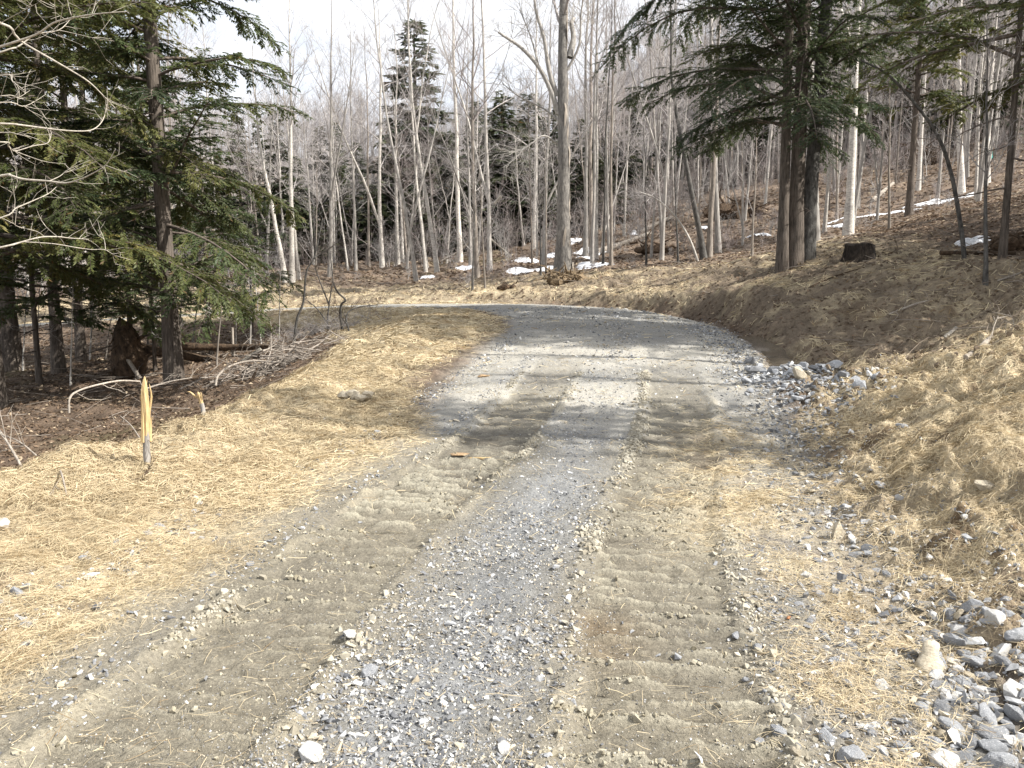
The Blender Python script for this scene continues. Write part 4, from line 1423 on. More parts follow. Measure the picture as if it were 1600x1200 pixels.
# --- broken saplings standing in the straw
def snapped(label, base_px, path_px, r, spikes, seed, split_at):
    b = ground_at(*base_px)
    b[2] = S(b[0], b[1])
    d = b[1]
    t = thing('broken_sapling', label, 'snag', b)
    P = px_path(path_px, d)
    P[0] = b + np.array([0, 0, -.1])
    low, high = MB(), MB()
    Pl = rod(low, P[:split_at + 1] - b, r * 1.12, r, 9, .05)
    gg = np.random.default_rng(seed)
    for (dx, z0, z1, rr) in spikes:      # splinters left where the stem tore
        A = at_depth(*z0, d) - b
        B = at_depth(*z1, d) - b
        A[1] += dx
        B[1] += dx * 1.3
        pts = np.array([A, A * .6 + B * .4 + gg.normal(0, .004, 3), A * .25 + B * .75 + gg.normal(0, .005, 3), B])
        tubes(high, smooth_path(pts, 3), np.array(rr) if np.ndim(rr) else np.linspace(rr, .002, 10) ** 1.0, 5, close=True)
    obj('stem', low.mesh('stem', M['grey']), t)
    obj('splintered_top', high.mesh('splintered_top', M['wood'], smooth=False), t)
    return t
snapped('tall broken sapling with bright yellow splintered top in the straw', (231, 740), [(231, 740), (229, 700), (228, 672)], .026,
        [(0, (228, 680), (226, 588), [.030, .030, .030, .030, .029, .029, .027, .022, .014, .003]), (.018, (232, 682), (231, 600), .022), (-.02, (225, 690), (227, 610), .02),
         (.0, (223, 672), (219, 616), [.011, .011, .011, .010, .010, .009, .008, .007, .005, .002]), (.01, (234, 690), (233, 640), .014), (.022, (229, 690), (224, 622), .012), (.024, (230, 688), (229, 612), .013), (.02, (226, 686), (221, 650), .009), (.025, (233, 686), (235, 652), .007), (.012, (231, 660), (228.5, 594), .010)], 3, 2)
snapped('short broken sapling with bent splintered tip beside the taller one', (319, 669), [(319, 669), (318, 645), (315, 630)], .024,
        [(0, (316, 634), (309, 612), [.024, .024, .024, .023, .022, .022, .02, .018, .012, .003]), (.01, (312, 622), (292, 612), [.014, .014, .013, .012, .011, .01, .009, .007, .005, .002]), (-.01, (316, 632), (314, 612), .013)], 4, 2)

# --- rotten root stump and logs in the hollow
b = ground_at(200, 592)
d0 = b[1]
mb = MB()
V, F = hull_stone(31, 60, .42, .38, .82)
for i_, (dx, dz, sc) in enumerate(((0, .62, 1.0), (-.06, 1.02, .62), (.17, .38, .72), (-.14, .3, .7))):
    V, F = hull_stone(31 + i_, 60, .40, .36, .72)
    V = V * sc
    V = V * (1 + .22 * fbm(V[:, 0] * 6 + i_, V[:, 2] * 6 + V[:, 1] * 5, 7 + i_, 3)[:, None])
    mb.add(V + b + np.array([dx, i_ * .03, dz]), F)
for i_ in range(16):
    a = g0.uniform(0, 6.28)
    st = b + np.array([g0.normal(0, .2), g0.normal(0, .12), g0.uniform(.3, 1.35)])
    Q = grow(g0, st[None], np.array([[math.cos(a), math.sin(a) * .5, g0.uniform(-.8, .5)]]), np.array([g0.uniform(.4, .8)]), 6, .25, -.05)
    tubes(mb, Q, np.linspace(.05, .008, 6)[None], 5)
solo('root_stump', 'rotten black uprooted stump with ragged roots in the hollow', 'stump', mb, M['rot'], b, smooth=False)

def log_thing(label, pts, d, r0, r1, mat, name='fallen_log', cat='log', seat=None, k=9, twigs=0, group=None, L=.5):
    P = px_path(pts, d)
    if seat is not None:                 # settle it on the ground
        for p in P:
            p[2] = S(p[0], p[1]) + seat
    m_ = MB()
    Q = rod(m_, P, r0, r1, k, .05)
    if twigs:
        twiggy(m_, Q, g0, twigs, L, max(.003, r1 * .5))
    return solo(name, label, cat, m_, mat, P[0], group)
dl = d0 + .9
log_thing('dark mossy log lying from the root stump behind the lone hemlock', [(196, 538), (250, 550), (300, 558), (350, 566)], [dl, dl, dl + .3, dl + .4], .15, .08, M['rot'])
log_thing('long dark log stretched past the lone hemlock toward the brush pile', [(282, 541), (360, 543), (445, 541)], [20.0, 20.0, 19.0], .10, .07, M['rot'])
log_thing('dead pole leaning against the rotten root stump', [(184, 538), (200, 562), (219, 592)], [d0 - .1, d0 - .25, d0 - .5], .055, .045, M['deadwood'], 'leaning_pole', 'pole')
log_thing('pale curved branch arched over the hollow floor', [(108, 645), (109, 622), (122, 611), (150, 602), (187, 595), (219, 596)], [12.4, 12.4, 12.6, 12.8, 13.2, 13.6], .018, .014, M['deadwood'], 'fallen_branch', 'branch', twigs=4)
log_thing('bright split slab of wood thrown on the brush pile', [(377, 566), (408, 546)], 16.2, .045, .05, M['twigpale'], 'wood_slab', 'wood slab', k=4)
log_thing('grey curved stick sweeping up onto the brush pile', [(337, 603), (341, 587), (360, 572), (394, 564), (442, 567)], [14.8, 15, 15.2, 15.4, 15.4], .022, .02, M['deadwood'], 'fallen_branch', 'branch', twigs=3)
log_thing('thin grey stick below the lone hemlock', [(220, 610), (262, 597), (300, 590)], [13.6, 14, 14.3], .016, .01, M['deadwood'], 'fallen_branch', 'branch', twigs=5)
log_thing('dark branch stub half sunk in the straw edge beside the brush pile', [(388, 606), (402, 575)], 14.2, .035, .02, M['rot'], 'fallen_branch', 'branch')

# brush pile of thrown branches
b = ground_at(425, 580)
mb = MB()
for i_ in range(110):
    c = b + np.array([g0.normal(0, .55), g0.normal(.15, .35), 0])
    c[2] = S(c[0], c[1]) + abs(g0.normal(.12, .16))
    a = g0.normal(.45, .9)
    L = g0.uniform(.3, 1.5)
    dv = np.array([math.cos(a), math.sin(a), g0.normal(.12, .18)])
    Q = grow(g0, (c - dv * L / 2)[None], dv[None], np.array([L]), 6, .12, 0)
    tubes(mb, Q, np.linspace(g0.uniform(.006, .022), .004, 6)[None], 5)
    if i_ % 2 == 0:
        twiggy(mb, Q[0], g0, 5, .45, .004)
solo('brush_pile', 'tangled pile of grey branches at the straw edge below the crooked shrubs', 'brush pile', mb, M['brownbark'], b)

# crooked shrubs between the straw slope and the descending road
def shrub(label, stems, base, r, seed, twn=14, L=.7):
    b = ground_at(*base)
    b[2] = S(b[0], b[1])
    t = thing('shrub', label, 'shrub', b, 0, 'crooked shrubs by the straw slope')
    g = np.random.default_rng(seed)
    st, cr = MB(), MB()
    for k, s_ in enumerate(stems):
        P = px_path(s_, b[1] + np.linspace(0, g.uniform(-.3, .3), len(s_)))
        Q = smooth_path(P - b, 4)
        if k == 0:
            Q[0, 2] -= .1
        tubes(st, Q, np.linspace(r * (1 if k == 0 else .65), r * .3, len(Q)), 6)
        twiggy(cr, Q, g, twn, L, .005, (20, 60), 3, .1)
    obj('trunk', st.mesh('trunk', M['darkbark']), t)
    obj('crown', cr.mesh('crown', M['twigdark']), t)
shrub('tall dark crooked shrub stem at the brush pile', [[(459, 541), (464, 499), (474, 472), (479, 424), (491, 403), (500, 362), (504, 341)], [(491, 403), (500, 397), (520, 385)]], (459, 541), .035, 1)
shrub('forked dark shrub with two thin arms between the other crooked ones', [[(512, 517), (512, 495), (517, 457), (520, 440)], [(514, 476), (498, 435), (492, 418)], [(512, 505), (495, 482), (480, 470)]], (512, 516), .032, 2)
shrub('S-curved dark shrub stem with a sharp elbow', [[(536, 521), (532, 495), (533, 476), (540, 469), (528, 457), (521, 442), (519, 424), (516, 392)]], (536, 520), .035, 3)
shrub('arching shrub stem bent over flat toward the road', [[(546, 519), (541, 499), (545, 487), (560, 480), (590, 476)], [(541, 505), (530, 492)]], (546, 518), .03, 4)
b = ground_at(500, 522)
mb = MB()
for i_ in range(150):
    c = b + np.array([g0.normal(0, .85), g0.normal(.1, .3), 0])
    c[2] = S(c[0], c[1])
    a = g0.uniform(0, 6.28)
    Q = grow(g0, c[None], np.array([[math.cos(a), math.sin(a), g0.uniform(.2, 1.0)]]), np.array([g0.uniform(.3, .8)]), 5, .2, -.04)
    tubes(mb, Q, np.linspace(.007, .003, 5)[None], 3)
    twiggy(mb, Q[0], g0, 4, .3, .003)
solo('shrub', 'low grey twiggy thicket under the crooked shrubs', 'shrub', mb, M['twig'], b)

# thin pale saplings in and beyond the hollow
sap = [(267, 600, 262, 470, 'pale thin sapling standing right against the lone hemlock trunk'), (281, 560, 289, 330, 'tall pale sapling between lone hemlock and shrubs'), (390, 545, 394, 430, 'whitish sapling bent in behind the brush pile'),
       (409, 550, 400, 440, 'dark topped sapling with white foot behind the brush pile'), (338, 575, 346, 460, 'brown sapling between the lone hemlock and the split slab'), (322, 530, 326, 440, 'thin stick sapling just past the dark log'),
       (436, 530, 440, 440, 'thin forked sapling short of the crooked shrubs'), (230, 540, 236, 470, 'slim sapling between stump and lone hemlock'), (240, 538, 250, 460, 'dark slim sapling leaning by the lone hemlock'),
       (110, 605, 118, 480, 'bare sapling in front of the slim hemlock trunk'), (56, 590, 62, 470, 'bare thin sapling near the dark hemlock trunk'), (140, 560, 147, 470, 'sapling standing beside the middling hemlock'),
       (35, 580, 48, 450, 'leaning brown sapling at the dark side of the hollow'), (165, 560, 170, 500, 'small sapling just short of the root stump'), (300, 545, 312, 450, 'grey sapling behind the long dark log'),
       (368, 540, 372, 450, 'straight grey sapling behind the split slab')]
for i, (px, py, tx, ty, lab) in enumerate(sap):
    b = ground_at(px, py)
    b[2] = S(b[0], b[1])
    q = at_depth(tx, ty, b[1])
    h = max(1.5, (q[2] - b[2]) * 1.35)
    tm, cm = bare_meshes(1200 + i, h, .022 + .004 * (i % 3), top=((q[0] - b[0]) * 1.35, random.uniform(-.2, .2)), bole=.3, nprim=11, plen=.24, nsec=4, ntw=2, bark=('birch', 'brownbark', 'grey')[i % 3],
                         twig='twig', minr=.004, ksides=5, elev=(25, 60))
    t = thing('sapling', lab, 'sapling', b, 0, 'thin saplings in the hollow')
    obj('trunk', tm, t)
    obj('crown', cm, t)
b = ground_at(364, 563)
mb = MB()
P = px_path([(364, 565), (364, 545), (363, 512)], b[1])
rod(mb, P, .04, .03, 7)
solo('tree_stub', 'short broken post of a tree with pale foot behind the brush pile', 'snag', mb, M['deadwood'], b)

# bare tree whose branches reach in from beyond the frame edge
tx_ = -6.6
b = np.array([tx_, 7.9, S(tx_, 7.9)])
t = thing('bare_tree', 'leafless maple reaching pale forking branches in over the hollow from the frame edge', 'tree', b)
tm_ = MB()
P = np.array([[0, 0, -.2], [.05, 0, 1.5], [0, .05, 3.2], [.08, 0, 5.2], [.0, 0, 8.0]])
Q = smooth_path(P, 4)
tubes(tm_, Q, np.linspace(.10, .04, len(Q)), 9)
cr = MB()
lim = [([(-150, 120), (0, 73), (56, 54), (83, 36), (113, 28), (141, 23), (170, 20), (199, 18)], .013), ([(-150, 140), (0, 82), (28, 73), (56, 54), (92, 47), (112, 28)], .011), ([(-150, 0), (0, 36), (23, 54), (38, 68), (83, 94), (109, 109), (139, 128), (162, 150), (180, 169)], .014),
       ([(88, 36), (86, 16), (85, -5)], .006), ([(144, 21), (148, 9), (150, -5)], .005), ([(112, 26), (108, 12), (105, -4)], .004), ([(7, 66), (23, 47), (45, 21), (46, 5)], .005), ([(92, 47), (115, 52), (150, 60), (178, 64)], .004),
       ([(-150, 190), (0, 193), (37, 196), (83, 202), (122, 205), (146, 202), (161, 187), (167, 163)], .011), ([(-150, 215), (0, 207), (28, 210), (45, 208)], .007), ([(-150, 230), (0, 222), (13, 228), (23, 236), (52, 228), (75, 223), (81, 206)], .009),
       ([(23, 236), (47, 245), (73, 253), (103, 256)], .006), ([(-150, 300), (0, 275), (15, 274), (36, 280), (75, 283), (101, 286), (120, 282), (141, 273), (165, 258), (180, 234)], .013), ([(77, 283), (94, 275), (107, 265), (141, 250)], .006),
       ([(-150, 380), (0, 341), (24, 326), (51, 314), (75, 303), (88, 292)], .010), ([(11, 331), (15, 311), (24, 295), (34, 281)], .005), ([(-150, 420), (0, 387), (28, 380), (62, 371), (90, 370), (109, 372), (139, 374)], .012),
       ([(39, 378), (84, 381), (120, 387), (144, 390), (163, 390), (180, 399), (204, 406)], .007), ([(69, 369), (56, 361), (28, 354), (17, 344)], .005), ([(90, 370), (78, 360), (68, 350)], .004), ([(165, 390), (163, 375), (158, 362)], .004),
       ([(-150, 160), (0, 118), (20, 128), (38, 141)], .009), ([(-150, 180), (0, 150), (28, 152), (47, 141)], .006), ([(-150, 185), (0, 160), (35, 166), (55, 158), (72, 147)], .006), ([(0, 36), (30, 20), (60, 4)], .005)]
gm_ = np.random.default_rng(77)
for i_, (pts, r) in enumerate(lim):
    inside_ = pts[0][0] < -50
    dd_ = 7.9 + np.linspace(0, .5, len(pts)) * (1 if i_ % 3 else -1) * (1 if inside_ else .5)
    P = px_path(pts, dd_) - b
    if inside_:
        P = np.vstack([[[.03, 0, P[0][2] - .45]], P])
    Q = smooth_path(P, 4)
    tubes(cr, Q, np.linspace(r * (1.1 if inside_ else .7), r * .28, len(Q)), 5)
    twiggy(cr, Q[len(Q) // 3:], gm_, 7 if inside_ else 3, .28, .0028, (30, 70), 1, .03)
obj('trunk', tm_.mesh('trunk', M['grey']), t)
obj('crown', cr.mesh('crown', M['twigpale']), t)

# limbs of the stout dying tree
t = hero_obj['stout grey dying tree with peeling bark and bare limbs beside the road bend']
b = np.array(t.location)
cr = MB()
for pts, r in (([(873, 178), (860, 140), (842, 105), (815, 75), (790, 58), (778, 50)], .12), ([(870, 150), (858, 110), (850, 60), (838, 20), (834, -10)], .11), ([(875, 190), (850, 170), (810, 150), (785, 130)], .05),
               ([(872, 225), (850, 212), (830, 225), (812, 240)], .045), ([(890, 90), (896, 60), (893, 35), (898, 28)], .15), ([(886, 110), (905, 70), (908, 20), (915, -20)], .06), ([(842, 105), (830, 60), (812, 15)], .05)):
    P = smooth_path(px_path(pts, b[1] + np.linspace(0, gm_.uniform(-.8, .8), len(pts))) - b, 4)
    tubes(cr, P, np.linspace(r, r * .35, len(P)), 6)
    twiggy(cr, P[3:], gm_, 16, 1.6, .012, (25, 60), 5, .08)
obj('limb', cr.mesh('limb', M['grey']), t)

# arched sapling on the shaded bank
b = gp(1508, 18)
t = thing('sapling', 'dark arched sapling bending down over the shaded bank with a white lichened foot', 'sapling', b)
P = px_path([(1506, 396), (1502, 360), (1487, 275), (1465, 212), (1424, 155), (1385, 115), (1345, 94)], [18, 18, 18, 17.9, 17.8, 17.7, 17.6]) - b
P[0] = [0, 0, -.15]
Q = smooth_path(P, 5)
m_, c_ = MB(), MB()
tubes(m_, Q, np.linspace(.055, .018, len(Q)), 7)
twiggy(c_, Q[10:], gm_, 26, .9, .006, (30, 70), 3, .02)
obj('trunk', m_.mesh('trunk', M['darkbark']), t)
obj('crown', c_.mesh('crown', M['twigdark']), t)
b = gp(1092, 33.5)
t = thing('sapling', 'thin grey sapling arching away from the dark double stem', 'sapling', b)
P = px_path([(1090, 405), (1078, 375), (1060, 345), (1040, 322), (1020, 308), (1000, 300)], 33.5) - b
P[0] = [0, 0, -.15]
Q = smooth_path(P, 5)
m_, c_ = MB(), MB()
tubes(m_, Q, np.linspace(.06, .02, len(Q)), 6)
twiggy(c_, Q[8:], gm_, 24, 1.0, .008, (30, 70), 3, .02)
obj('trunk', m_.mesh('trunk', M['grey']), t)
obj('crown', c_.mesh('crown', M['twig']), t)
for i, (px, d, tx, ty, h, lab) in enumerate(((738, 33.6, 741, 300, 5.5, 'dark roadside sapling just short of the small snow patch'), (758, 33.8, 752, 300, 6, 'roadside sapling with bushy foot beside the dark one'), (845, 36, 842, 300, 6, 'thin pole sapling in front of the large snow patch'),
                                             (853, 36.3, 856, 300, 6.5, 'grey pole sapling by the stout dying tree'), (1540, 16, 1545, 200, 5, 'grey sapling on the shaded bank next to the spindly hemlock'), (1390, 27, 1388, 200, 6, 'straight sapling behind the square stump'),
                                             (1010, 35, 1008, 260, 6, 'thin bank top sapling beside the brown pole'), (1175, 30, 1180, 240, 6, 'sapling between dark double stem and twin hemlocks'), (1060, 34, 1052, 240, 6.5, 'slim sapling beside the arching one on the bank top'))):
    b = gp(px, d)
    q = lean_to(b, tx, ty, h)
    tm, cm = bare_meshes(1300 + i, h, .045, top=(q[0], 0), bole=.25, nprim=14, plen=.24, nsec=5, ntw=3, bark='brownbark' if i % 2 else 'darkbark', twig='twig', minr=.006, ksides=5)
    t = thing('sapling', lab, 'sapling', b, 0, 'saplings by the road bend and bank')
    obj('trunk', tm, t)
    obj('crown', cm, t)

# sawn stump on the bank top, root mounds, hill logs
b = gp(1343, 20.5)
mb = MB()
a = np.linspace(0, 2 * np.pi, 26, endpoint=False)
ring = lambda r, z, j: np.stack([np.cos(a) * r * (1 + j * np.sin(a * 5 + 1) + j * .6 * np.sin(a * 9)), np.sin(a) * r * (1 + j * np.sin(a * 5 + 1)), np.full(26, z) + .03 * np.sin(a * 3)], -1)
rings = [ring(.50, -.2, .14), ring(.40, .1, .10), ring(.36, .3, .07), ring(.35, .42, .08), ring(.31, .445, .08), ring(.02, .43, 0)]
for i in range(len(rings) - 1):
    mb.add(np.concatenate([rings[i], rings[i + 1]]) + b, [[k, (k + 1) % 26, 26 + (k + 1) % 26, 26 + k] for k in range(26)])
solo('tree_stump', 'dark square sawn stump in the shade on top of the bank', 'stump', mb, M['blackwood'], b)

def root_mound(label, px, d, wx, hz, seed, mat, nroot=22, group=None):
    b = gp(px, d)
    g = np.random.default_rng(seed)
    m_ = MB()
    for q in range(11):
        V, F = hull_stone(seed * 7 + q, 120, wx * g.uniform(.2, .42), wx * .3, hz * g.uniform(.3, .6))
        V = V * (1 + .34 * fbm(V[:, 0] * 7 + q, V[:, 2] * 7 + V[:, 1] * 5, seed + q, 3)[:, None])
        m_.add(V + b + np.array([g.uniform(-.55, .55) * wx, g.uniform(-.2, .2), hz * g.uniform(.05, .3)]), F)
    for q in range(nroot):
        az = g.uniform(0, 6.28)
        st = b + np.array([g.normal(0, .4) * wx, g.normal(0, .2), hz * g.uniform(.1, .9)])
        Q = grow(g, st[None], np.array([[math.cos(az), math.sin(az) * .6, g.uniform(-.2, .9)]]), np.array([g.uniform(.3, .9) * wx]), 6, .25, -.06)
        tubes(m_, Q, np.linspace(.05, .012, 6)[None] * min(1.5, wx), 5)
    return solo('root_mound', label, 'root mound', m_, mat, b, group, smooth=False)
root_mound('torn yellowish stump roots at the foot of the stout dying tree', 884, 33.2, 1.0, .5, 51, M['shred'], 60)
root_mound('large black root mound on the slope behind the dark double stem', 1150, 50, 2.1, 1.2, 52, M['rot'])
root_mound('brown root mound on the slope left of the dark double stem', 1022, 41, 1.3, .6, 53, M['earth'], 14)
root_mound('dark root mass high on the hillside between pale trunks', 1440, 60, 2.0, 1.6, 54, M['rot'])
root_mound('dark earth mound at the shaded bank by the spindly hemlock', 1592, 19, .9, .5, 55, M['earth'], 8)
root_mound('small muddy lump on the verge beyond the bend', 793, 33.5, .6, .3, 56, M['rot'], 6)
for args in (('long pale log lying on the slope beside the snow', [(930, 380), (975, 362), (1018, 340)], [47, 49, 51], .17, .12, M['deadwood'], .12),
             ('pale log on the hillside below the dark root mass', [(1362, 322), (1395, 295)], [48, 52], .14, .10, M['deadwood'], .12),
             ('grey log on the hillside left of the black root mound', [(1000, 350), (1050, 330)], [52, 54], .15, .12, M['deadwood'], .1),
             ('shaded log across the top of the cut bank', [(1470, 380), (1540, 374), (1590, 366)], [18.5, 18.3, 18], .06, .04, M['rot'], .08)):
    log_thing(args[0], args[1], args[2], args[3], args[4], args[5], seat=args[6], twigs=3, L=1.0)
log_thing('thin dead pole leaning low behind the straight white birch', [(690, 408), (718, 392), (737, 374)], 49, .07, .05, M['deadwood'], 'leaning_pole', 'pole', twigs=4, L=1)
log_thing('fallen pole slanting up behind the close pale stems', [(795, 398), (765, 372)], 50, .06, .05, M['twigpale'], 'leaning_pole', 'pole')
log_thing('broken pole jutting from the roadside stems', [(772, 318), (783, 306)], 42, .07, .08, M['twigpale'], 'leaning_pole', 'pole')
g_ = ground_at(1510, 556)
log_thing('grey log lying down the edge of the straw bank', [(1508, 560), (1530, 535), (1554, 510)], [9.3, 9.8, 10.3], .035, .03, M['deadwood'], seat=.03, twigs=3, L=.35)
log_thing('pale chunk of wood on the brown cut bank', [(1477, 509), (1495, 500)], [14.2, 14.4], .05, .04, M['twigpale'], 'wood_chunk', 'wood', seat=.03, k=5)
for i, (p0, p1, dd, lab) in enumerate((((1265, 455), (1350, 428), 19, 'dark root stick along the top of the brown cut'), ((1390, 470), (1480, 440), 16, 'thin grey stick slanting across the brown cut'), ((1420, 520), (1490, 505), 13.5, 'short stick low on the brown cut'),
                                       ((1540, 545), (1590, 530), 9.6, 'thin pale stick by the grey log on the straw bank'), ((1180, 470), (1240, 455), 22, 'branch lying at the crest of the cut bank'), ((1560, 420), (1600, 405), 16, 'dark stick at the far crest of the shaded bank'))):
    log_thing(lab, [p0, ((p0[0] + p1[0]) / 2, (p0[1] + p1[1]) / 2 - 3), p1], dd, .022, .012, M['deadwood'] if i % 2 else M['rot'], 'fallen_branch', 'branch', seat=.02, twigs=5, L=.5, k=6)

# sticks at the straw edge of the hollow
def ground_stick(label, pts, r0, r1, mat, lift=.02, twigs=2, L=.25, name='fallen_branch'):
    P = np.array([ground_at(*p) for p in pts])
    for p in P:
        p[2] = S(p[0], p[1]) + lift
    m_ = MB()
    Q = rod(m_, P, r0, r1, 6, .06)
    if twigs:
        twiggy(m_, Q, g0, twigs, L, .003)
    return solo(name, label, 'branch', m_, mat, P[0])
def air_stick(label, pts, d, r0, r1, mat, twigs=4, L=.3):
    return log_thing(label, pts, d, r0, r1, mat, 'fallen_branch', 'branch', twigs=twigs, L=L, k=6)
air_stick('grey forked branch leaning out of the straw at the hollow rim', [(44, 749), (20, 705), (0, 674), (-30, 640)], [6.4, 6.5, 6.6, 6.8], .012, .009, M['deadwood'], 7)
air_stick('pale bent twig arching over the rim of the hollow', [(57, 712), (30, 690), (0, 678)], [7.0, 7.0, 7.1], .008, .005, M['deadwood'], 5)
air_stick('dark looping twig on the straw hump at the rim', [(39, 770), (75, 737), (101, 720), (98, 711), (77, 711)], [6.0, 6.4, 6.6, 6.7, 6.8], .009, .006, M['rot'], 3)
ground_stick('thin twig lying on straw short of the tall broken sapling', [(86, 737), (96, 758), (105, 779)], .008, .005, M['deadwood'])
ground_stick('long thin twig lying across straw beside the tall broken sapling', [(92, 712), (130, 725), (180, 735)], .006, .004, M['deadwood'], .04)
ground_stick('dark bark strip at the foot of the tall broken sapling', [(205, 757), (222, 752), (240, 742)], .016, .01, M['rot'])
air_stick('small dark root knot poking from the straw', [(204, 760), (203, 745), (207, 738)], 6.3, .02, .012, M['rot'], 0)
air_stick('thin grey twig rising behind the tall broken sapling', [(222, 690), (205, 665), (188, 650)], [8.2, 8.6, 9.0], .007, .004, M['deadwood'], 3)
air_stick('small dark stub on the straw beyond the short broken sapling', [(620, 565), (616, 560), (623, 546)], 14.2, .012, .008, M['rot'], 0)

# wood and bark bits on the road
def bit(label, px, py, L, w, h, ang, mat, name, cat, seed):
    p = ground_at(px, py)
    V, F = hull_stone(seed, 24, L / 2, w / 2, h / 2)
    c, s = math.cos(ang), math.sin(ang)
    V = V @ np.array([[c, s, 0], [-s, c, 0], [0, 0, 1]])
    m_ = MB()
    p[2] = S(p[0], p[1]) + h * .3
    m_.add(V + p, F)
    return solo(name, label, cat, m_, mat, p, smooth=False)
bit('tan slab of bark lying flat in the middle of the road', 716, 716, .24, .09, .03, .1, M['tanwood'], 'bark_slab', 'bark', 1)
bit('longer orange bark slab end to end with the tan one', 751, 715, .26, .06, .025, .05, M['wood'], 'bark_slab', 'bark', 2)
bit('small brown wood chip on the pale stretch of road', 755, 590, .22, .1, .05, .3, M['tanwood'], 'wood_chip', 'wood chip', 3)
bit('red bark strip among the lower riprap', 1459, 988, .075, .016, .012, -.1, M['redbark'], 'bark_strip', 'bark', 4)
bit('orange bark strip beside the red one', 1436, 1000, .07, .015, .012, -1.1, M['tanwood'], 'bark_strip', 'bark', 5)
bit('little orange wood chip on the stony road edge', 1232, 969, .05, .02, .012, 1.0, M['redbark'], 'wood_chip', 'wood chip', 6)
bit('pale wood chip lying on the stony road edge above the orange one', 1213, 910, .08, .035, .015, -.3, M['twigpale'], 'wood_chip', 'wood chip', 7)
bit('tan flat board end on the road side', 1170, 869, .09, .025, .012, .5, M['wood'], 'wood_chip', 'wood chip', 8)
bit('whitish log end at the rim of the straw', 4, 822, .17, .10, .09, -.8, M['twigpale'], 'wood_chunk', 'wood', 9)

# ------------------------------------------------------------------ snow patches and ditch water
def snow_patch(label, px, py, lx, ly, seed):
    p = ground_at(px, py)
    g = np.random.default_rng(seed)
    na, nr = 44, 7
    a = np.linspace(0, 2 * np.pi, na, endpoint=False)
    rr = 1 + .30 * np.sin(a * 2 + g.uniform(0, 6)) + .2 * np.sin(a * 3 + g.uniform(0, 6)) + .12 * np.sin(a * 5 + g.uniform(0, 6)) + .07 * np.sin(a * 9 + g.uniform(0, 6)) + .05 * g.normal(0, 1, na)
    V = []
    for q in np.linspace(0, 1, nr):
        x = p[0] + np.cos(a) * lx * rr * q
        y = p[1] + np.sin(a) * ly * rr * q
        z = surf(x, y) + .10 * (1 - q ** 3) * (1 + .3 * np.sin(a * 3 + q * 4)) - .03 * (q > .99)
        V.append(np.stack([x, y, z], -1))
    V = np.concatenate(V)
    F = [[i * na + k, i * na + (k + 1) % na, (i + 1) * na + (k + 1) % na, (i + 1) * na + k] for i in range(nr - 1) for k in range(na)]
    m_ = MB()
    m_.add(V, F)
    solo('snow_patch', label, 'snow', m_, M['snow'], p, 'old snow patches')
for i, (lab, px, py, lx, ly) in enumerate((
        ('upper of the two white snow patches beside the stout dying tree', 818, 410, .9, 1.6), ('longest snow patch reaching to the stout dying tree', 832, 423, 1.25, 1.3), ('narrow snow strip touching the stout dying tree from the far side', 862, 403, .7, .7),
        ('bright snow patch between the pale pole and the brown pole', 927, 396, .95, 1.3), ('short snow strip just under the bright one', 912, 405, .6, .6), ('snow streak crossing behind the smooth pale pole', 924, 417, .95, .7),
        ('small snow patch at the foot of the leaning grey trunk', 670, 437, .42, .7), ('faint snow patch short of the straight white birch', 727, 421, .6, .9), ('small snow patch high between the pole trunks', 897, 377, .6, 1.0),
        ('big snow drift on the crest of the hillside', 1472, 314, 1.7, .9), ('long thin snow drift beside the pale forked birch', 1358, 338, 1.9, .9), ('snow tail at the foot of the pale forked birch', 1312, 353, .7, .7),
        ('tiny snow patch behind the dark double stem', 1098, 360, .4, .6), ('snow remnant in the shaded bank by the arched sapling', 1518, 380, .35, .35), ('tiny snow patch beside the brown root mound', 990, 362, .3, .6), ('thin snow trace on the slope right of the dark double stem', 1178, 372, .7, .5))):
    snow_patch(lab, px, py, lx, ly, 2000 + i)

m_ = MB()
arcs = np.linspace(26.7, 32.6, 60)
rows = []
for o_ in np.linspace(-.34, .34, 7):
    hw_ = half_width(arcs)
    w_ = .55 + .45 * np.sin((arcs - 26.7) / 5.9 * np.pi)
    off_ = hw_ + .24 + o_ * w_ + .04 * np.sin(arcs * 4)
    cx, cy = np.interp(arcs, RS, RC[:, 0]), np.interp(arcs, RS, RC[:, 1])
    tx, ty = np.interp(arcs, RS, RT[:, 0]), np.interp(arcs, RS, RT[:, 1])
    rows.append(np.stack([cx + ty * off_, cy - tx * off_], -1))
rows = np.array(rows)
zc = surf(rows[3, :, 0], rows[3, :, 1])
zc = np.convolve(np.pad(zc, 6, 'edge'), np.ones(13) / 13, 'valid') + .11 - .2 * np.exp(-(arcs - 26.7) / .3) - .2 * np.exp((arcs - 32.6) / .3)
V = np.concatenate([np.concatenate([r_, zc[:, None]], 1) for r_ in rows])
m_.add(V, [[i * 60 + k, i * 60 + k + 1, (i + 1) * 60 + k + 1, (i + 1) * 60 + k] for i in range(6) for k in range(59)])
kind(obj('water', m_.mesh('water', M['water'])), 'structure')

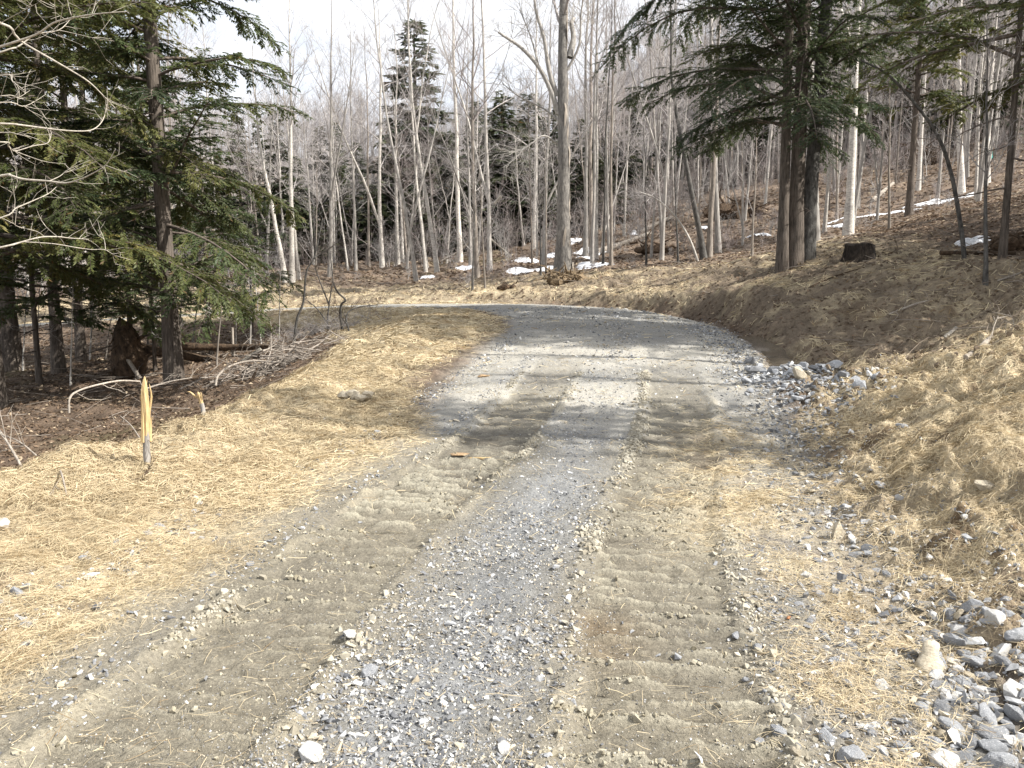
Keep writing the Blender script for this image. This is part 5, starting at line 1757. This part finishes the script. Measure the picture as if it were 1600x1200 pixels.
# ------------------------------------------------------------------ stones one could pick up
STM = {}
for cname in ('blue', 'white', 'tan', 'dark'):
    for i in range(7):
        m_ = MB()
        m_.add(*hull_stone(500 + i, 22, 1, random.uniform(.62, .85), random.uniform(.4, .62), rough=.045))
        STM[cname, i] = m_.mesh('stone', M['st_' + cname], smooth=False)
STW = {'blue': 'blue-grey', 'white': 'white', 'tan': 'tan', 'dark': 'dark grey'}
placed = []
def stone(px, py, size, cname, label, group=None, i=None, flat=.35, sink=.42, scale=(1, 1, 1), rot=None, p=None):
    p_ = p if label.find('culvert') > 0 else None
    p = ground_at(px, py) if p is None else p
    i = random.randrange(7) if i is None else i
    o = obj('stone', STM[cname, i])
    o.scale = (size * scale[0], size * scale[1], size * scale[2])
    o.rotation_euler = rot if rot else (random.gauss(0, flat), random.gauss(0, flat), random.uniform(0, 6.28))
    o.location = (p[0], p[1], S(p[0], p[1]) + size * (.5 - (sink if p_ is None else .15)) * scale[2])
    placed.append((p[0], p[1], size))
    return tag(o, label, 'stone', group)

for px, py, s, c, lab in ((1520, 968, .075, 'blue', 'large pale blue stone at the top of the lower riprap'), (1484, 968, .05, 'blue', 'round blue-grey stone at the upper end of the lower riprap'), (1512, 985, .045, 'blue', 'squarish blue stone just under the large pale blue one'),
                          (1524, 1042, .075, 'blue', 'broad slanting blue-grey stone in the lower riprap'), (1585, 1010, .07, 'blue', 'blue stone with sunlit face at the frame edge of the riprap'), (1585, 1085, .075, 'white', 'big white quartz stone at the frame edge of the riprap'),
                          (1497, 1102, .05, 'white', 'white lumpy stone in the lower riprap'), (1488, 1145, .065, 'blue', 'long upright blue-grey stone in the lower riprap'), (1545, 1152, .07, 'dark', 'dark slate stone in the lower riprap'),
                          (1575, 1172, .06, 'white', 'white stone near the bottom corner of the riprap'), (1540, 1130, .065, 'blue', 'round mottled stone mid riprap'), (1585, 1130, .06, 'blue', 'blue-grey stone under the big white quartz stone'),
                          (1477, 1103, .04, 'white', 'small pale oval stone beside the white lumpy one'), (1548, 1098, .045, 'dark', 'small dark oval stone mid riprap'), (1457, 962, .045, 'white', 'pale oval stone in straw above the red bark strip'),
                          (1515, 980, .03, 'blue', 'little blue stone touching the large pale blue one'), (1475, 1192, .07, 'white', 'pale stone cut by the lower frame edge'), (1330, 1190, .07, 'blue', 'flat blue-grey stone low on the road edge'),
                          (548, 1001, .06, 'white', 'white flat stone lying alone in the gravel'), (577, 1051, .055, 'blue', 'flat pale blue stone in the gravel below the white one'), (487, 1190, .065, 'white', 'white angular stone at the bottom of the gravel strip'),
                          (787, 1172, .035, 'white', 'pale chip stone at the bottom middle of the road'), (1290, 999, .045, 'blue', 'grey ridged stone on the stony road edge'), (1265, 745, .06, 'blue', 'blue-grey stone tilted up at the road edge'),
                          (1410, 678, .075, 'blue', 'grey block half sunk in the straw bank'), (1375, 773, .06, 'blue', 'flat grey stone on the straw bank'), (1395, 820, .035, 'white', 'small white stone on the straw bank'), (1506, 830, .035, 'white', 'small pale stone higher on the straw bank'),
                          (1540, 760, .085, 'tan', 'flat brown slab stone jutting from the straw bank'), (1373, 593, .17, 'blue', 'flat pale slab stone at the far end of the culvert riprap'), (1304, 578, .06, 'white', 'bright white stone behind the culvert riprap'),
                          (247, 826, .055, 'blue', 'blue-grey cube of stone on the left straw'), (229, 845, .05, 'blue', 'flat blue stone below the blue-grey cube'), (180, 787, .05, 'white', 'white stone on the pale straw below the broken sapling'),
                          (304, 802, .045, 'blue', 'twin blue stone upper one by the track edge'), (314, 791, .05, 'white', 'whitish stone against the twin blue stone'), (30, 937, .055, 'blue', 'flat blue stone near the left frame edge'), (41, 929, .045, 'blue', 'smaller blue stone leaning on the flat blue stone'),
                          (6, 953, .055, 'blue', 'blue stone cut by the left frame edge'), (134, 877, .045, 'blue', 'pale blue stone in a row on the straw'), (106, 892, .05, 'tan', 'tan lump stone in a row on the straw'), (88, 893, .045, 'blue', 'grey stone at the end of the row on the straw'),
                          (183, 859, .04, 'blue', 'thin tilted blue stone on the straw'), (110, 927, .04, 'tan', 'tan stone below the row on the straw'), (40, 983, .04, 'blue', 'small pale blue stone lower on the straw'), (38, 1015, .04, 'blue', 'little blue stone near the gravelly straw edge'),
                          (365, 723, .045, 'white', 'white stone in the straw uphill of the track'), (508, 657, .05, 'white', 'white stone on the straw near the soil clods')):
    stone(px, py, s, c, lab)
# two stones with shapes of their own
p = ground_at(1452, 1052)
m_ = MB()
a = np.linspace(0, 2 * np.pi, 20, endpoint=False)
prof_ = ((-.03, .01), (-.02, .035), (0, .049), (.03, .055), (.055, .048), (.075, .036), (.095, .032), (.12, .035), (.138, .031), (.15, .02), (.154, .003))
V = np.concatenate([np.stack([np.cos(a) * r_ + .3 * max(0, z_), np.sin(a) * r_ * .8 + .55 * max(0, z_), np.full(20, z_)], -1) for z_, r_ in prof_])
V[:, 2] *= .62
V[:, :2] *= (1 + .14 * fbm(V[:, 0] * 22, V[:, 1] * 22 + V[:, 2] * 20, 9, 2))[:, None]
m_.add(V + p, [[i * 20 + k, i * 20 + (k + 1) % 20, (i + 1) * 20 + (k + 1) % 20, (i + 1) * 20 + k] for i in range(len(prof_) - 1) for k in range(20)])
solo('stone', 'pear shaped tan stone lying tilted among the lower riprap', 'stone', m_, M['st_tan'], p, smooth=True)
p = ground_at(1318, 848)
m_ = MB()
V = np.array([[-.075, .0, 0], [.07, -.02, 0], [.085, .05, 0], [-.06, .07, 0], [-.055, .0, .10], [-.02, .03, .15], [.01, .04, .09], [-.045, .05, .13]])
m_.add(V + p - np.array([0, 0, .02]), [[0, 1, 6, 4], [1, 2, 6, 6], [2, 3, 7, 6], [3, 0, 4, 7], [4, 6, 5, 5], [6, 7, 5, 5], [7, 4, 5, 5]])
solo('stone', 'pale wedge shaped stone standing upright at the foot of the straw bank', 'stone', m_, M['st_tan'], p, smooth=False)
p = ground_at(558, 632)
m_ = MB()
for k_ in range(9):
    V, F = hull_stone(900 + k_, 20, .11, .09, .07)
    m_.add(V * random.uniform(.6, 1.1) + p + np.array([random.uniform(-.16, .16), random.uniform(-.1, .1), .05 + random.uniform(0, .08)]), F)
solo('stone_lump', 'whitish lump of stuck stones on the straw beside the road', 'stone', m_, M['st_tan'], p, smooth=False)

def cluster(n, fn, smin, smax, where, group, weights, world=False):
    k = 0
    for _ in range(n * 12):
        if k >= n:
            break
        px, py = fn()
        p = np.array([px, py, 0.]) if world else ground_at(px, py)
        s = math.exp(random.uniform(math.log(smin), math.log(smax)))
        if any((p[0] - q[0]) ** 2 + (p[1] - q[1]) ** 2 < (.62 * (s + q[2])) ** 2 for q in placed):
            continue
        c = random.choices(('blue', 'white', 'tan', 'dark'), weights)[0]
        sz = 'largest' if s > smin + (smax - smin) * .66 else ('small' if s < smin + (smax - smin) * .25 else 'middling')
        stone(px, py, s, c, f'{sz} {STW[c]} stone {where}', group + f', {sz} {STW[c]}', p=p)
        k += 1
CUL = (CULX, CULY)
cluster(84, lambda: (lambda t, u: (1455 + t * 160, 950 + u * 250 + (1 - t) * 40))(random.random(), random.random()), .032, .085, 'in the riprap heap at the near road corner', 'riprap stones at the near road corner', (6, 2, .6, 2.5))
cluster(60, lambda: (random.gauss(CUL[0], .30), random.gauss(CUL[1], .75)), .06, .15, 'in the culvert riprap below the brown cut', 'culvert riprap stones', (7, .9, .3, 3), world=True)
cluster(56, lambda: (lambda v: (1262 + 50 * (v - 640) / 230 * .6 + random.gauss(0, 22), v))(random.uniform(630, 880)), .025, .06, 'along the road edge below the straw bank', 'stones along the road edge', (6, 2, 1, 3))
cluster(54, lambda: (random.uniform(1150, 1450), random.uniform(890, 1200)), .02, .048, 'strewn over the stony verge beside the near track', 'stones on the stony verge', (6, 2.2, 1.2, 2.5))

# brush, saplings and twigs under the far trees (one mass)
mb = MB()
def brush(seed, h):
    g = np.random.default_rng(seed)
    m_ = MB()
    n = g.integers(2, 5)
    c = np.array([(.34, .315, .30), (.31, .265, .25), (.26, .225, .205), (.40, .38, .36)])[seed % 4]
    st = np.concatenate([g.normal(0, .15, (n, 2)), np.zeros((n, 1))], 1)
    P = grow(g, st, np.concatenate([g.normal(0, .25, (n, 2)), np.ones((n, 1))], 1), h * g.uniform(.5, 1, n), 6, .10, .05)
    tubes(m_, P, np.full((n, 6), .006 + .004 * h) * np.linspace(1, .4, 6), 3, c)
    i = np.repeat(np.arange(n), 9)
    s, d_ = along(P, i, g.uniform(.15, 1, len(i)))
    Q = grow(g, s, side_dir(g, d_, np.radians(g.uniform(25, 65, len(i)))), h * .28 * g.uniform(.4, 1.2, len(i)), 4, .15, .06)
    tubes(m_, Q, np.full((len(i), 4), .005 + .0012 * h) * np.array([1, .8, .7, .5]), 3, c)
    j = np.repeat(np.arange(len(i)), 3)
    s, d_ = along(Q, j, g.uniform(.2, 1, len(j)))
    W = grow(g, s, side_dir(g, d_, np.radians(g.uniform(25, 60, len(j)))), h * .12 * g.uniform(.4, 1.2, len(j)), 3, .15, .06)
    tubes(m_, W, np.full((len(j), 3), .0042), 3, c)
    return m_.arrays()
kinds_ = [(brush(i, (.6, 1.0, 1.5, 2.3, 3.4, 4.6)[i % 6]), (.6, 1.0, 1.5, 2.3, 3.4, 4.6)[i % 6]) for i in range(24)]
k = 0
while k < 2300:
    d = 33.5 + 62 * random.random() ** .85
    px = random.uniform(-100, 1700)
    b = base_at(px, d)
    if b[1] < 40 and b[0] < -3:
        continue
    off, arc, _ = road_coords(b[0], b[1])
    if abs(off[0]) < (9 if b[0] < -4 else 4.2):
        continue
    k += 1
    b[2] = S(b[0], b[1]) - .05
    near_ = d < 47 or (px > 1000 and d < 52)
    (V, Fs, C), h_ = kinds_[random.choice([q for q in range(24) if (q % 6 < 2 if near_ else True)])]
    if near_ and random.random() < .45:
        continue
    a = random.uniform(0, 6.28)
    Rm = np.array([[math.cos(a), -math.sin(a), 0], [math.sin(a), math.cos(a), 0], [0, 0, 1]])
    n0 = mb.n
    W = (V @ Rm.T) * random.uniform(.8, 1.2)
    mb.V.append(W + b)
    mb.A.append(C * random.uniform(.7, 1.2))
    for F in Fs:
        mb.F.append(F + n0)
        mb.MI.append(0)
    mb.n += len(W)
# fallen twigs on the woods floor
n = 1500
y = 12 * (75 / 9) ** rng.random(n)
x = (rng.random(n) * 2 - 1) * .8 * (y + 1)
o, st = lookup(OFF, x, y), lookup(STRAW, x, y)
kp = (np.abs(o) > 3.4) & (st < .25)
x, y = x[kp], y[kp]
a = rng.random(len(x)) * 2 * np.pi
L = rng.uniform(.3, 1.5, len(x))
Q = grow(rng, np.stack([x, y, surf(x, y) + rng.uniform(.01, .12, len(x))], -1), np.stack([np.cos(a), np.sin(a), rng.normal(.03, .1, len(x))], -1), L, 4, .12, 0)
tubes(mb, Q, (np.maximum(.005, .0003 * y) * rng.uniform(.6, 1.8, len(x)))[:, None] * np.array([1, .9, .75, .5])[None], 4, (.29, .25, .21))
n = 1500
y = 10 * (32 / 10) ** rng.random(n)
x = rng.random(n) * .75 * (y + 2)
kp = (lookup(SOIL, x, y) > .4) & (lookup(OFF, x, y) > 3)
x, y = x[kp], y[kp]
a = rng.normal(.3, .7, len(x))
Q = grow(rng, np.stack([x, y, surf(x, y) + rng.uniform(.0, .04, len(x))], -1), np.stack([np.cos(a), np.sin(a), rng.normal(.08, .15, len(x))], -1), rng.uniform(.15, .9, len(x)), 5, .22, -.02)
tubes(mb, Q, (rng.uniform(.003, .011, len(x)))[:, None] * np.array([1, .9, .8, .6, .4])[None], 4, (.24, .195, .15))
kind(obj('undergrowth', mb.mesh('undergrowth', far_m)), 'stuff')

# ------------------------------------------------------------------ camera, light, sky
cd = bpy.data.cameras.new('camera')
cd.sensor_width = 36
cd.lens = 36 * FPX / 1600
cd.clip_end = 2000
cam = bpy.data.objects.new('camera', cd)
COL.objects.link(cam)
cam.location = CAM
cam.rotation_euler = (R(90) - PITCH, 0, 0)
SC.camera = cam

AZ, EL = R(-17), R(44)
sd = Vector((math.cos(AZ) * math.cos(EL), math.sin(AZ) * math.cos(EL), math.sin(EL)))
sl = bpy.data.lights.new('sun', 'SUN')
sl.energy = 5.0
sl.angle = R(0.53)
sl.color = (1.0, .96, .895)
so = bpy.data.objects.new('sun', sl)
COL.objects.link(so)
so.rotation_euler = (-sd).to_track_quat('-Z', 'Y').to_euler()

w = bpy.data.worlds.new('World')
SC.world = w
w.use_nodes = True
nt = w.node_tree
nt.nodes.clear()
out = nt.nodes.new('ShaderNodeOutputWorld')
bg = nt.nodes.new('ShaderNodeBackground')
sky = nt.nodes.new('ShaderNodeTexSky')
sky.sky_type = 'NISHITA'
sky.sun_disc = False
sky.sun_elevation = EL
sky.sun_rotation = math.pi / 2 - AZ
sky.dust_density = 2.0
# thin bright cloud veil
tc = nt.nodes.new('ShaderNodeTexCoord').outputs['Generated']
nf = noise(nt, mapping(nt, tc, (1, 1, 2.2)), 2.6, 6, .6)
cl_ = ramp(nt, nf, [(0.28, (.35, .35, .35)), (0.55, (1, 1, 1))])
mixc = mix(nt, cl_, sky.outputs[0], (8.2, 8.4, 8.9))
nt.links.new(mixc, bg.inputs['Color'])
bg.inputs['Strength'].default_value = 0.08
nt.links.new(bg.outputs[0], out.inputs['Surface'])

SC.view_settings.view_transform = 'Standard'
SC.view_settings.look = 'None'
SC.view_settings.exposure = 0.90
SC.view_settings.gamma = 1
SC.cycles.max_bounces = 6
SC.cycles.diffuse_bounces = 3
SC.cycles.transparent_max_bounces = 8
